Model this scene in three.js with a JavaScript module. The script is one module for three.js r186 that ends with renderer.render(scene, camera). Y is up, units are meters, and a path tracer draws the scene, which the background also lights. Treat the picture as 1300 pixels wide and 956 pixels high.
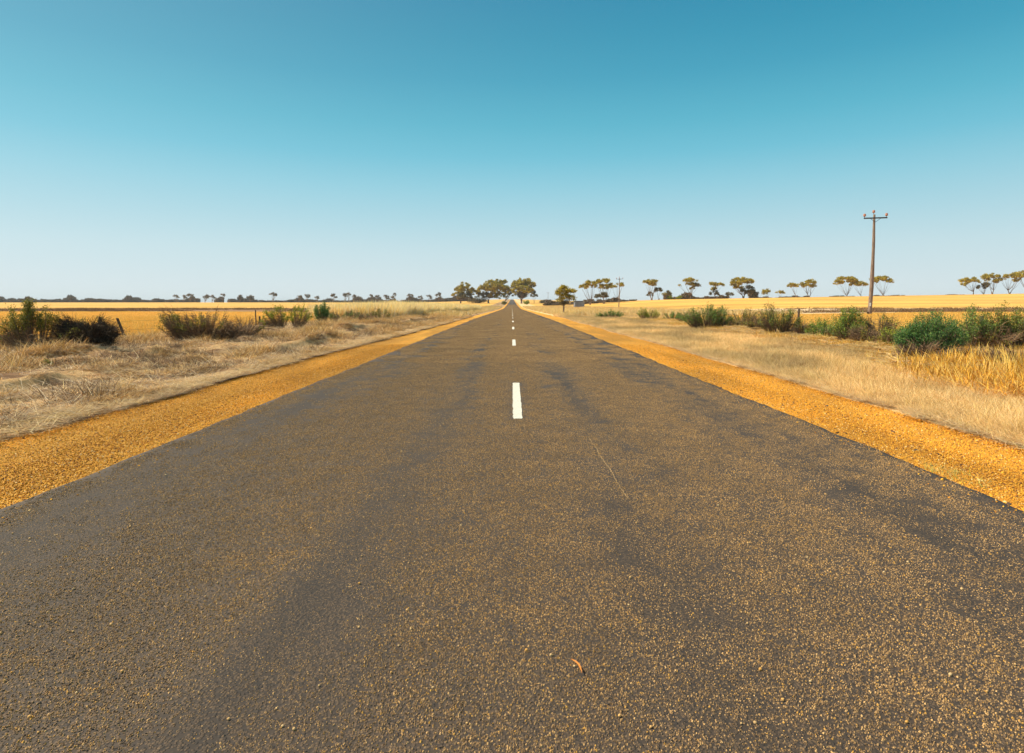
import * as THREE from 'three';

// ---------- camera, sky, sun, exposure ----------
const F = 780, CAM_H = 1.32, PITCH = Math.atan(48 / F);     // focal length in pixels of a 1300-pixel-wide frame
const scene = new THREE.Scene();
const camera = new THREE.PerspectiveCamera(2 * Math.atan(523 / F) * 180 / Math.PI, 1300 / 1046, 0.1, 9000);
camera.setViewOffset(1300, 1046, 0, 90, 1300, 956);         // the lens looks a little above the middle of the frame
camera.position.set(0, CAM_H, 0);
camera.rotation.set(-PITCH, 0, 0);

const EXPOSURE = 1.38;
const SUN = new THREE.Vector3(-0.80, 0.95, -0.10).normalize();
const sun = new THREE.DirectionalLight(new THREE.Color(1, 0.885, 0.68), 5);
sun.position.copy(SUN).multiplyScalar(300);
sun.castShadow = true; sun.shadow.radius = 1;
Object.assign(sun.shadow.camera, { left: -300, right: 300, top: 300, bottom: -300, near: 1, far: 900 });
sun.shadow.mapSize.set(4096, 4096);
scene.add(sun, sun.target);

const lin = (c) => { c /= 255; return c <= 0.04045 ? c / 12.92 : Math.pow((c + 0.055) / 1.055, 2.4); };
const SKY_STOPS = [[0, 218, 230, 232], [1.5, 214, 229, 233], [4.7, 198, 224, 231], [7.6, 174, 215, 227], [10.4, 148, 206, 223], [13.1, 117, 194, 216],
  [15.8, 96, 182, 206], [19.6, 73, 163, 192], [22.6, 60, 152, 183], [25.5, 49, 142, 176], [35, 36, 120, 157], [50, 27, 100, 142], [90, 22, 88, 132]]
  .map(([e, r, g, b]) => [e, lin(r) / EXPOSURE, lin(g) / EXPOSURE, lin(b) / EXPOSURE]);
{
  const W = 1024, H = 512, data = new Float32Array(W * H * 4);
  for (let j = 0; j < H; j++) {
    const el = ((j + 0.5) / H - 0.5) * 180, e = Math.max(0, el);
    let k = 0; while (k < SKY_STOPS.length - 2 && SKY_STOPS[k + 1][0] < e) k++;
    const a = SKY_STOPS[k], b = SKY_STOPS[k + 1], t = Math.min(1, (e - a[0]) / (b[0] - a[0]));
    for (let i = 0; i < W; i++) {
      const az = ((i + 0.5) / W - 0.5) * 2 * Math.PI, ce = Math.cos(e * Math.PI / 180);
      const dot = SUN.x * Math.cos(az) * ce + SUN.y * Math.sin(e * Math.PI / 180) + SUN.z * Math.sin(az) * ce;
      const glow = Math.pow(Math.max(0, (dot + 0.35) / 1.35), 3.2);   // the wide aureole on the sun's side
      const o = (j * W + i) * 4;
      const amount = 0.36 * glow;
      const c = [1, 2, 3].map((n) => a[n] + (b[n] - a[n]) * t);
      data[o] = c[0] + amount * 0.42 ; data[o + 1] = c[1] + amount * 0.40; data[o + 2] = c[2] + amount * 0.36; data[o + 3] = 1;
    }
  }
  const sky = new THREE.DataTexture(data, W, H, THREE.RGBAFormat, THREE.FloatType);
  sky.mapping = THREE.EquirectangularReflectionMapping; sky.magFilter = THREE.LinearFilter; sky.needsUpdate = true;
  scene.background = sky; scene.environment = sky;
}
const renderer = new THREE.WebGLRenderer({ antialias: true });
renderer.toneMapping = THREE.LinearToneMapping;
renderer.toneMappingExposure = EXPOSURE;
renderer.shadowMap.enabled = true;

// ---------- helpers ----------
const rng = (seed) => () => { seed |= 0; seed = seed + 0x6D2B79F5 | 0; let t = Math.imul(seed ^ seed >>> 15, 1 | seed); t = t + Math.imul(t ^ t >>> 7, 61 | t) ^ t; return ((t ^ t >>> 14) >>> 0) / 4294967296; };
const hash2 = (x, y) => { let h = Math.imul(x | 0, 374761393) + Math.imul(y | 0, 668265263) | 0; h = Math.imul(h ^ h >>> 13, 1274126177); return ((h ^ h >>> 16) >>> 0) / 4294967296; };
const noise = (x, y) => { const i = Math.floor(x), j = Math.floor(y); let u = x - i, v = y - j; u = u * u * (3 - 2 * u); v = v * v * (3 - 2 * v);
  const a = hash2(i, j), b = hash2(i + 1, j), c = hash2(i, j + 1), d = hash2(i + 1, j + 1); return a + (b - a) * u + (c - a) * v + (a - b - c + d) * u * v; };
const fbm = (x, y, n = 4) => { let s = 0, a = 0.5, t = 0; for (let k = 0; k < n; k++) { s += a * noise(x, y); t += a; x = x * 2.03 + 17.1; y = y * 2.03 + 5.7; a *= 0.5; } return s / t; };
const clamp = (x, a = 0, b = 1) => Math.max(a, Math.min(b, x));
const smooth = (a, b, x) => { const t = clamp((x - a) / (b - a)); return t * t * (3 - 2 * t); };
const mix = (a, b, t) => a + (b - a) * t;
const mix3 = (a, b, t) => [mix(a[0], b[0], t), mix(a[1], b[1], t), mix(a[2], b[2], t)];
const TAU = Math.PI * 2;
const CP = Math.cos(PITCH), SP = Math.sin(PITCH);
// a place in the photograph (1300 x 956) at a known distance down the road, in metres
const at = (px, py, d) => { const xc = (px - 650) / F, yc = -(py - 433) / F; const y = yc * CP - SP, z = CP + yc * SP; return new THREE.Vector3(xc * d / z, CAM_H + y * d / z, -d); };

class Mesher {
  constructor() { this.p = []; this.c = []; this.i = []; this.uv = []; }
  v(x, y, z, c) { this.p.push(x, y, z); if (c) this.c.push(c[0], c[1], c[2]); return this.p.length / 3 - 1; }
  tri(a, b, c) { this.i.push(a, b, c); }
  quad(a, b, c, d) { this.i.push(a, b, c, a, c, d); }
  tube(pts, radii, sides, color, cap = true) {
    let prev = null; const n = pts.length, up = new THREE.Vector3(), t = new THREE.Vector3(), a = new THREE.Vector3(), b = new THREE.Vector3();
    for (let k = 0; k < n; k++) {
      t.subVectors(pts[Math.min(n - 1, k + 1)], pts[Math.max(0, k - 1)]).normalize();
      if (k === 0) { up.set(Math.abs(t.y) > 0.9 ? 1 : 0, Math.abs(t.y) > 0.9 ? 0 : 1, 0); a.crossVectors(t, up).normalize(); }
      else { a.addScaledVector(t, -a.dot(t)).normalize(); }
      b.crossVectors(t, a); const ring = [];
      for (let s = 0; s < sides; s++) { const an = s / sides * TAU, r = radii[k], ca = Math.cos(an) * r, sa = Math.sin(an) * r;
        ring.push(this.v(pts[k].x + a.x * ca + b.x * sa, pts[k].y + a.y * ca + b.y * sa, pts[k].z + a.z * ca + b.z * sa, typeof color === 'function' ? color(k / (n - 1)) : color)); }
      if (prev) for (let s = 0; s < sides; s++) this.quad(prev[s], prev[(s + 1) % sides], ring[(s + 1) % sides], ring[s]);
      prev = ring;
    }
    if (cap) for (let s = 1; s < sides - 1; s++) this.tri(prev[0], prev[s], prev[s + 1]);
  }
  leaf(x, y, z, len, wid, r, c, tilt = 1) { // a small pointed leaf face turned at random
    const az = r() * TAU, el = (r() - 0.5) * Math.PI * tilt, ce = Math.cos(el);
    const dx = Math.cos(az) * ce, dy = Math.sin(el), dz = Math.sin(az) * ce;
    const a2 = r() * TAU; let sx = Math.cos(a2), sy = r() - 0.5, sz = Math.sin(a2); const k = sx * dx + sy * dy + sz * dz; sx -= k * dx; sy -= k * dy; sz -= k * dz;
    const m = Math.hypot(sx, sy, sz) || 1; sx *= wid / m / 2; sy *= wid / m / 2; sz *= wid / m / 2;
    const a = this.v(x, y, z, c), b = this.v(x + dx * len * 0.45 + sx, y + dy * len * 0.45 + sy, z + dz * len * 0.45 + sz, c);
    const d = this.v(x + dx * len, y + dy * len, z + dz * len, c), e = this.v(x + dx * len * 0.45 - sx, y + dy * len * 0.45 - sy, z + dz * len * 0.45 - sz, c);
    this.quad(a, b, d, e);
  }
  geometry(normals = true) {
    const g = new THREE.BufferGeometry(); g.setAttribute('position', new THREE.Float32BufferAttribute(this.p, 3));
    if (this.c.length) g.setAttribute('color', new THREE.Float32BufferAttribute(this.c, 3));
    if (this.uv.length) g.setAttribute('uv', new THREE.Float32BufferAttribute(this.uv, 2));
    g.setIndex(this.p.length / 3 > 65535 ? new THREE.Uint32BufferAttribute(this.i, 1) : new THREE.Uint16BufferAttribute(this.i, 1));
    if (normals) g.computeVertexNormals(); return g;
  }
}
const taken = {};
const numbered = (n) => { const k = taken[n] = (taken[n] ?? -1) + 1; return k ? `${n}_${String(k).padStart(3, '0')}` : n; };
const shade = (o) => { o.traverse((m) => { if (m.isMesh) { m.castShadow = true; m.receiveShadow = true; } }); return o; };
function tag(o, label, category, group, kind) { if (label) o.userData.label = label; if (category) o.userData.category = category; if (group) o.userData.group = group; if (kind) o.userData.kind = kind; return o; }
function thing(name, label, category, pos, group) { const o = new THREE.Group(); o.name = numbered(name); o.position.copy(pos); scene.add(o); return tag(o, label, category, group); }
function part(name, geometry, material, parent) { const m = new THREE.Mesh(geometry, material); m.name = name; m.castShadow = m.receiveShadow = true; parent.add(m); return m; }
function structure(name, geometry, material, label, category) { const m = new THREE.Mesh(geometry, material); m.name = name; m.castShadow = m.receiveShadow = true; scene.add(m); return tag(m, label, category, null, 'structure'); }
function stuff(name, geometry, material, list, label, category) {  // list: flat entries {x,y,z,ry,rx,rz,s,sy,c}
  const im = new THREE.InstancedMesh(geometry, material, list.length), M = new THREE.Matrix4(), q = new THREE.Quaternion(), e = new THREE.Euler(), p = new THREE.Vector3(), s = new THREE.Vector3(), col = new THREE.Color();
  list.forEach((o, k) => { e.set(o.rx || 0, o.ry || 0, o.rz || 0, 'YXZ'); q.setFromEuler(e); p.set(o.x, o.y, o.z); s.set(o.s, (o.sy ?? 1) * o.s, (o.sz ?? 1) * o.s); M.compose(p, q, s); im.setMatrixAt(k, M); if (o.c) im.setColorAt(k, col.setRGB(o.c[0], o.c[1], o.c[2])); });
  im.name = name; im.castShadow = im.receiveShadow = true; scene.add(im); return tag(im, label, category, null, 'stuff');
}
function dataTexture(W, H, fill, srgb = true) {
  const d = new Uint8Array(W * H * 4); fill(d, W, H); const t = new THREE.DataTexture(d, W, H, THREE.RGBAFormat);
  t.wrapS = t.wrapT = THREE.RepeatWrapping; t.magFilter = THREE.LinearFilter; t.minFilter = THREE.LinearMipmapLinearFilter; t.generateMipmaps = true; if (srgb) t.colorSpace = THREE.SRGBColorSpace; t.needsUpdate = true; return t;
}
const toS = (l) => 255 * (l <= 0.0031308 ? l * 12.92 : 1.055 * Math.pow(l, 1 / 2.4) - 0.055);

// ---------- the lie of the land ----------
const ROAD_LEVEL = [[-200, 0], [40, 0], [75, -0.12], [150, -0.45], [246, -0.7], [360, -0.1], [450, 0.6], [600, 2.0], [900, 5], [1300, 8.6], [2500, 17], [3200, 18], [9000, 10]];
function roadLevel(d) { let k = 0; while (k < ROAD_LEVEL.length - 2 && ROAD_LEVEL[k + 1][0] < d) k++; 
  const P = ROAD_LEVEL, a = P[k], b = P[k + 1], h = b[0] - a[0], t = clamp((d - a[0]) / h);
  const m0 = k ? (b[1] - P[k - 1][1]) / (b[0] - P[k - 1][0]) : 0, m1 = k < P.length - 2 ? (P[k + 2][1] - a[1]) / (P[k + 2][0] - a[0]) : 0;
  const t2 = t * t, t3 = t2 * t; return (2 * t3 - 3 * t2 + 1) * a[1] + (t3 - 2 * t2 + t) * h * m0 + (-2 * t3 + 3 * t2) * b[1] + (t3 - t2) * h * m1; }
function land(x, d) {
  const r = roadLevel(d), ax = Math.abs(x), dd = Math.max(0, d), w = smooth(10, 35 + 0.15 * dd, ax);
  const side = x > 0 ? 0.36 * smooth(35, 55, dd) + smooth(60, 330, dd) * (1.6 + 0.0165 * Math.min(ax, 340)) : 2.6 * smooth(150, 1000, dd);
  let g = mix(r, side, w);
  const rough = smooth(5.0, 6.6, ax) * (1 - smooth(60, 140, dd)) * (1 - 0.6 * smooth(13, 16, ax));
  if (rough > 0) g += rough * ((fbm(x * 0.9 + 40, d * 0.45, 3) - 0.5) * (x < 0 ? 0.40 : 0.12) + (fbm(x * 2.6, d * 1.5 + 9, 3) - 0.5) * (x < 0 ? 0.22 : 0.04));
  if (x < 0 && ax > 5 && ax < 11 && dd < 70) for (const [c, a] of [[6.55, 0.16], [7.5, 0.15], [8.7, 0.2], [9.9, 0.16]]) {   // mown grass lying in windrows along the road
    const u = x + c + 0.9 * (fbm(d * 0.16, c * 5, 3) - 0.5), k = a * smooth(0.35, 0.6, fbm(d * 0.33, c * 3 + 1, 2)) * (1 - smooth(40, 70, dd)) * smooth(0, 0.5, ax - 4.9);
    if (u < 0 && u > -0.9) g += k * Math.pow(1 + u / 0.9, 1.4); else if (u >= 0 && u < 0.16) g += k * (1 - u / 0.16);
  }
  if (x < 0) g += 0.10 * smooth(5.5, 8, ax) * (1 - smooth(60, 120, dd)) * (1 - smooth(11, 14, ax));
  return g;
}
const HALF = 3.32;
const edgeL = (d) => -HALF + 0.10 * (fbm(d * 0.35, 3.3, 3) - 0.5) + 0.09 * (fbm(d * 2.3, 8.8, 3) - 0.5);
const edgeR = (d) => HALF + 0.12 * (fbm(d * 0.3, 13.3, 3) - 0.5) + 0.11 * (fbm(d * 2.1, 18.8, 3) - 0.5);
const gravelL = (d) => -(4.35 + 0.65 * (1 - smooth(4, 45, d)) + 0.28 * (fbm(d * 0.22, 31, 3) - 0.5) + 0.12 * (fbm(d * 1.1, 33, 3) - 0.5));
const gravelR = (d) => 4.85 + 0.25 * (fbm(d * 0.18, 51, 3) - 0.5) * 2 + 0.2 * (fbm(d * 0.9, 53, 3) - 0.5);

const xsAll = []; { for (let x = 0; x < 12; x += x > 4.5 ? 0.11 : 0.3) xsAll.push(x); for (let x = 12; x < 16; x += 0.25) xsAll.push(x); let x = 16, s = 0.4; while (x < 5200) { xsAll.push(x); s = Math.min(s * 1.09, 220); x += s; } xsAll.push(5400); }
const XS = [...xsAll.slice(1).reverse().map((x) => -x), ...xsAll];
const DS = []; { for (let d = -60; d < 2; d += 3) DS.push(d); let d = 2, s = 0.15; while (d < 6500) { DS.push(d); s = Math.max(0.15, 0.017 * d); d += s; } DS.push(6600); }

// colours of the ground cover, linear
const GOLD = [0.74, 0.41, 0.075], GOLD2 = [0.66, 0.34, 0.05], TAN = [0.52, 0.33, 0.14], PALE = [0.76, 0.54, 0.27], BROWN = [0.24, 0.125, 0.048], SAND = [0.72, 0.52, 0.30], ORANGE = [0.60, 0.25, 0.022];
function groundColor(x, d) {
  const ax = Math.abs(x), wob = (fbm(x * 0.35, d * 0.2, 3) - 0.5);
  const n = fbm(x * 0.06 + 3, d * 0.04 + 7, 4);
  let verge = x < 0 ? mix3(TAN, [0.20, 0.10, 0.04], smooth(0.42, 0.56, fbm(x * 1.3, d * 0.9, 3))) : mix3(PALE, GOLD2, 0.5 * smooth(0.4, 0.75, fbm(x * 0.5, d * 0.3, 3)));
  const rows = fbm(x * 0.012 + 9, d * 0.09, 3), fine = fbm(x * 0.25, d * 0.12, 2); let field = mix3(GOLD, GOLD2, smooth(0.35, 0.7, n)).map((v) => v * mix(0.8, 1.14, smooth(0.3, 0.7, rows)) * mix(0.9, 1.1, fine));
  if (x < 0) { const dn = d + 10 * wob + 6 * (fbm(x * 0.02, 4, 3) - 0.5) * 2, band = smooth(96, 100, dn) * (1 - smooth(152, 166, dn)); field = mix3(field, mix3(BROWN, [0.30, 0.15, 0.05], fbm(x * 0.15, d * 0.1, 3)), band); }
  else { const dn = d + 8 * wob, band = smooth(61, 65, dn) * (1 - smooth(96, 106, dn)); field = mix3(field, mix3(SAND, [0.28, 0.17, 0.08], smooth(0.42, 0.62, fbm(x * 0.05 + d * 0.02, d * 0.22, 3)) * smooth(25, 60, x * 60 / Math.max(d, 1)) ), band); }
  const toField = smooth(12.6 + wob, 13.6 + wob, ax) ;
  return mix3(verge, field, Math.max(toField, 0));
}
{
  const m = new Mesher(), nx = XS.length;
  for (const d of DS) for (const x of XS) {
    const edge = Math.abs(x < 0 ? gravelL(d) : gravelR(d)), sink = 0.09 * (1 - smooth(edge - 0.4, edge + 0.4, Math.abs(x)));
    m.v(x, land(x, d) - sink, -d, groundColor(x, d)); m.uv.push(x / 3.1, d / 3.1);
  }
  for (let j = 0; j < DS.length - 1; j++) for (let i = 0; i < nx - 1; i++) { const a = j * nx + i; m.quad(a, a + 1, a + nx + 1, a + nx); }
  const straw = dataTexture(1024, 1024, (D, W, H) => {   // scattered bits of straw and crumbs of soil
    const v = new Float32Array(W * H).fill(0.62), r = rng(91);
    for (let j = 0; j < H; j++) for (let i = 0; i < W; i++) v[j * W + i] += (r() - 0.5) * 0.22;
    for (let k = 0; k < 26000; k++) { let x = r() * W, y = r() * H; const a = r() * TAU, L = 8 + r() * 34, b = 0.35 + r() * 0.9, bend = (r() - 0.5) * 0.04; let an = a; for (let s = 0; s < L; s++) { v[((y | 0) & 1023) * W + ((x | 0) & 1023)] = b; x += Math.cos(an); y += Math.sin(an); an += bend; if (x < 0) x += W; if (y < 0) y += H; } }
    for (let k = 0; k < W * H; k++) { const s = clamp(v[k], 0.1, 1); D[k * 4] = D[k * 4 + 1] = D[k * 4 + 2] = toS(s); D[k * 4 + 3] = 255; }
  });
  const bump = straw.clone(); bump.colorSpace = THREE.NoColorSpace;
  structure('ground', m.geometry(), new THREE.MeshStandardMaterial({ vertexColors: true, map: straw, bumpMap: bump, bumpScale: 0.012, roughness: 1, color: new THREE.Color().setRGB(1.45, 1.45, 1.45) }), 'flat golden paddocks and dry grassy road verges', 'ground');
}

// ---------- gravel shoulders ----------
const pebbleTex = (seed, base, dark, pale, cell, N = 1024, bare = 0) => {
  const hgt = new Uint8Array(N * N * 4);
  const n = Math.round(N / cell), cs = N / n;
  const color = dataTexture(N, N, (D, W, H) => {
    for (let j = 0; j < H; j++) for (let i = 0; i < W; i++) {
      const ci = Math.floor(i / cs), cj = Math.floor(j / cs); let best = 9, second = 9, who = 0;
      for (let b = -1; b <= 1; b++) for (let a = -1; a <= 1; a++) { const gi = (ci + a + n) % n, gj = (cj + b + n) % n, h = hash2(gi + seed * 977, gj), h2 = hash2(gi, gj + seed * 1409 + 333); const dx = (i / cs) - (ci + a + 0.1 + 0.8 * h), dy = (j / cs) - (cj + b + 0.1 + 0.8 * h2), q = Math.hypot(dx, dy); if (q < best) { second = best; best = q; who = hash2(gi * 3 + 1, gj * 7 + seed); } else if (q < second) second = q; }
      const edge = clamp((second - best) * 2.2), o = (j * W + i) * 4, body = hash2(who * 7777 | 0, seed) < bare ? 0 : smooth(0.04, 0.3, edge) * (1 - smooth(0.5, 0.85, best));
      let c = who < 0.14 ? mix3(base, dark, 0.4 + 0.5 * who / 0.14) : who > 0.86 ? mix3(base, pale, (who - 0.86) / 0.14 * 0.8) : base.map((v) => v * (0.75 + 0.5 * who));
      c = mix3(dark, c, 0.3 + 0.7 * body);
      D[o] = toS(c[0]); D[o + 1] = toS(c[1]); D[o + 2] = toS(c[2]); D[o + 3] = 255;
      const hh = 255 * body * (0.55 + 0.45 * hash2(who * 9999 | 0, 3)) * (1 - 0.5 * best); hgt[o] = hgt[o + 1] = hgt[o + 2] = hh; hgt[o + 3] = 255;
    }
  });
  const bump = dataTexture(N, N, (D) => D.set(hgt), false); return [color, bump];
};
const [gravelMap, gravelBump] = pebbleTex(3, [0.83, 0.37, 0.022], [0.24, 0.09, 0.010], [0.88, 0.56, 0.13], 13);
const gravelMat = new THREE.MeshStandardMaterial({ map: gravelMap, bumpMap: gravelBump, bumpScale: 0.014, roughness: 0.95, vertexColors: true });
const RD = DS.filter((d) => d >= -60 && d < 4200);
const gravelTop = (x, d, inner, outer) => { const u = clamp((x - inner) / (outer - inner)); return roadLevel(d) - 0.038 - 0.012 * smooth(0.55, 1, u) + 0.018 * (fbm(x * 2.2, d * 0.7, 3) - 0.5) * smooth(0.05, 0.3, u) - 0.015 * smooth(0.12, 0.5, u) * (1 - smooth(0.5, 0.9, u)) - (u > 0.97 ? 0.05 : 0); };
for (const side of [-1, 1]) {
  const m = new Mesher(), n = 16;
  for (const d of RD) for (let i = 0; i <= n; i++) { const inner = (side < 0 ? edgeL(d) + 0.12 : edgeR(d) - 0.12), outer = side < 0 ? gravelL(d) - 0.18 : gravelR(d) + 0.18, x = mix(inner, outer, i / n);
    const v = mix(0.82, 1.12, smooth(0.3, 0.7, fbm(x * 1.4, d * 0.35, 4))), dust = smooth(0.55, 0.75, fbm(x * 2 + 9, d * 0.25, 3)); m.v(x, gravelTop(x, d, inner, outer), -d, mix3([v, v, v], [v * 1.15, v * 1.3, v * 1.9], 0.45 * dust)); m.uv.push(x / 0.95, d / 0.95); }
  for (let j = 0; j < RD.length - 1; j++) for (let i = 0; i < n; i++) { const a = j * (n + 1) + i; if (side > 0) m.quad(a, a + 1, a + n + 2, a + n + 1); else m.quad(a, a + n + 1, a + n + 2, a + 1); }
  structure(side < 0 ? 'gravel_shoulder_left' : 'gravel_shoulder_right', m.geometry(), gravelMat, side < 0 ? 'orange gravel shoulder beside the matted tan verge' : 'orange gravel shoulder beside the pale grass verge', 'gravel shoulder');
}

// ---------- the sealed road ----------
// bleeding bitumen: where tyres have pressed the chips under, the seal is smooth and dark
const bleed = (x, d) => {
  let t = 0;
  for (const [c, w, k] of [[-2.6, 0.42, 0.7], [-0.82, 0.30, 0.82], [0.85, 0.34, 0.6], [2.45, 0.46, 1.0], [3.1, 0.3, 0.5]]) { const q = (x - c - 0.07 * (fbm(d * 0.05, c * 7, 2) - 0.5)) / w; t = Math.max(t, k * Math.exp(-q * q)); }
  const streak = fbm(x * 5.2 + 11, d * 0.14, 4), blot = fbm(x * 1.1 + 4, d * 0.09 + 2, 3), fine = fbm(x * 9 + 1, d * 0.7, 3);
  return clamp(t * (0.5 + 0.55 * smooth(0.34, 0.66, streak)) + 0.12 * smooth(0.5, 0.75, blot) * smooth(0.4, 0.6, streak) + 0.6 * (fine - 0.5) - 0.06, 0, 1);
};
const crown = (x) => -0.030 * (x / HALF) * (x / HALF);
const STONE = [0.105, 0.068, 0.038], TAR = [0.026, 0.020, 0.017];
{
  const m = new Mesher(), n = 88;
  for (const d of RD) for (let i = 0; i <= n; i++) { const x = mix(edgeL(d), edgeR(d), i / n), b = bleed(x, d), g = 0.9 + 0.25 * fbm(x * 2.3, d * 0.6 + 3, 3);
    m.v(x, roadLevel(d) + crown(x), -d, mix3([1.05 * g, 1.02 * g, 1.0 * g], [0.55 * g, 0.53 * g, 0.52 * g], b)); m.uv.push(x / 1.9, d / 1.9); }
  // a seal a few centimetres thick: the edges turn down
  const rows = RD.length;
  for (let j = 0; j < rows - 1; j++) for (let i = 0; i < n; i++) { const a = j * (n + 1) + i; m.quad(a, a + 1, a + n + 2, a + n + 1); }
  for (const i of [0, n]) { const base = m.p.length / 3; for (let j = 0; j < rows; j++) { const k = (j * (n + 1) + i) * 3; m.v(m.p[k], m.p[k + 1] - 0.05, m.p[k + 2], [0.5, 0.45, 0.4]); m.uv.push(0.02 + m.p[k] / 1.9, RD[j] / 1.9); } for (let j = 0; j < rows - 1; j++) { const a = j * (n + 1) + i, b = a + n + 1, c = base + j, d = c + 1; if (i) m.quad(a, c, d, b); else m.quad(a, b, d, c); } }
  const [sealMap, sealBump] = pebbleTex(8, STONE, TAR, [0.20, 0.13, 0.07], 10, 2048, 0.45);
  globalThis.road = structure('road', m.geometry(), new THREE.MeshStandardMaterial({ map: sealMap, bumpMap: sealBump, bumpScale: 0.004, roughness: 0.8, vertexColors: true }), 'straight two lane chip seal road running to the horizon', 'road');
}
const road = globalThis.road;
const paintTex = dataTexture(256, 256, (D, W, H) => { for (let j = 0; j < H; j++) for (let i = 0; i < W; i++) { const o = (j * W + i) * 4, n = fbm(i * 0.13, j * 0.13, 3), w = hash2(i >> 1, j >> 1); const v = mix(0.82, 0.56, smooth(0.5, 0.75, n)) * (0.88 + 0.12 * w); D[o] = toS(v); D[o + 1] = toS(v * 0.95); D[o + 2] = toS(v * 0.80); D[o + 3] = 255; } });
const paint = new THREE.MeshStandardMaterial({ map: paintTex, bumpMap: sealBumpClone(), bumpScale: 0.004, roughness: 0.8 });
function sealBumpClone() { const t = road.material.bumpMap.clone(); t.repeat.set(0.4, 0.4); t.needsUpdate = true; return t; }
const LINE_X = 0.065, LINE_W = 0.054, DASHES = []; for (let d = 6.9; d < 640; d += 12) DASHES.push([d, d + 3.15]);
DASHES.forEach(([d0, d1], k) => {
  const m = new Mesher(), n = k < 3 ? 40 : 6, r = rng(500 + k);
  for (let j = 0; j <= n; j++) { const d = mix(d0, d1, j / n), jag = k < 3 ? 0.005 : 0, wa = LINE_W + (r() - 0.5) * jag * 2, wb = LINE_W + (r() - 0.5) * jag * 2, end = (j === 0 || j === n) ? 0.006 : 0;
    for (const x of [LINE_X - wa + end, LINE_X + wb - end]) { m.v(x, roadLevel(d) + crown(x) + (k ? k > 4 ? 0.024 : 0.011 : 0.005), -d); m.uv.push(x * 2.1, d * 2.1); } }
  for (let j = 0; j < n; j++) { const a = j * 2; m.quad(a, a + 1, a + 3, a + 2); }
  part(k ? `centre_line_dash_${String(k).padStart(3, '0')}` : 'centre_line_dash', m.geometry(), paint, road);
});
{ // a pale scrape down the right lane
  const m = new Mesher(), r = rng(77), n = 60; for (let j = 0; j <= n; j++) { const d = mix(4.05, 5.9, j / n), x = 0.765 + 0.02 * (noise(d * 4, 2) - 0.5) + 0.008 * (r() - 0.5) - 0.01 * (d - 5), w = 0.003 * (0.4 + r()); for (const s of [-1, 1]) { m.v(x + s * w, roadLevel(d) + crown(x) + 0.0045, -d); } }
  for (let j = 0; j < n; j++) { const a = j * 2; m.quad(a, a + 1, a + 3, a + 2); }
  part('scrape_mark', m.geometry(), new THREE.MeshStandardMaterial({ color: new THREE.Color().setRGB(0.36, 0.225, 0.095), roughness: 0.9 }), road);
}

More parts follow.
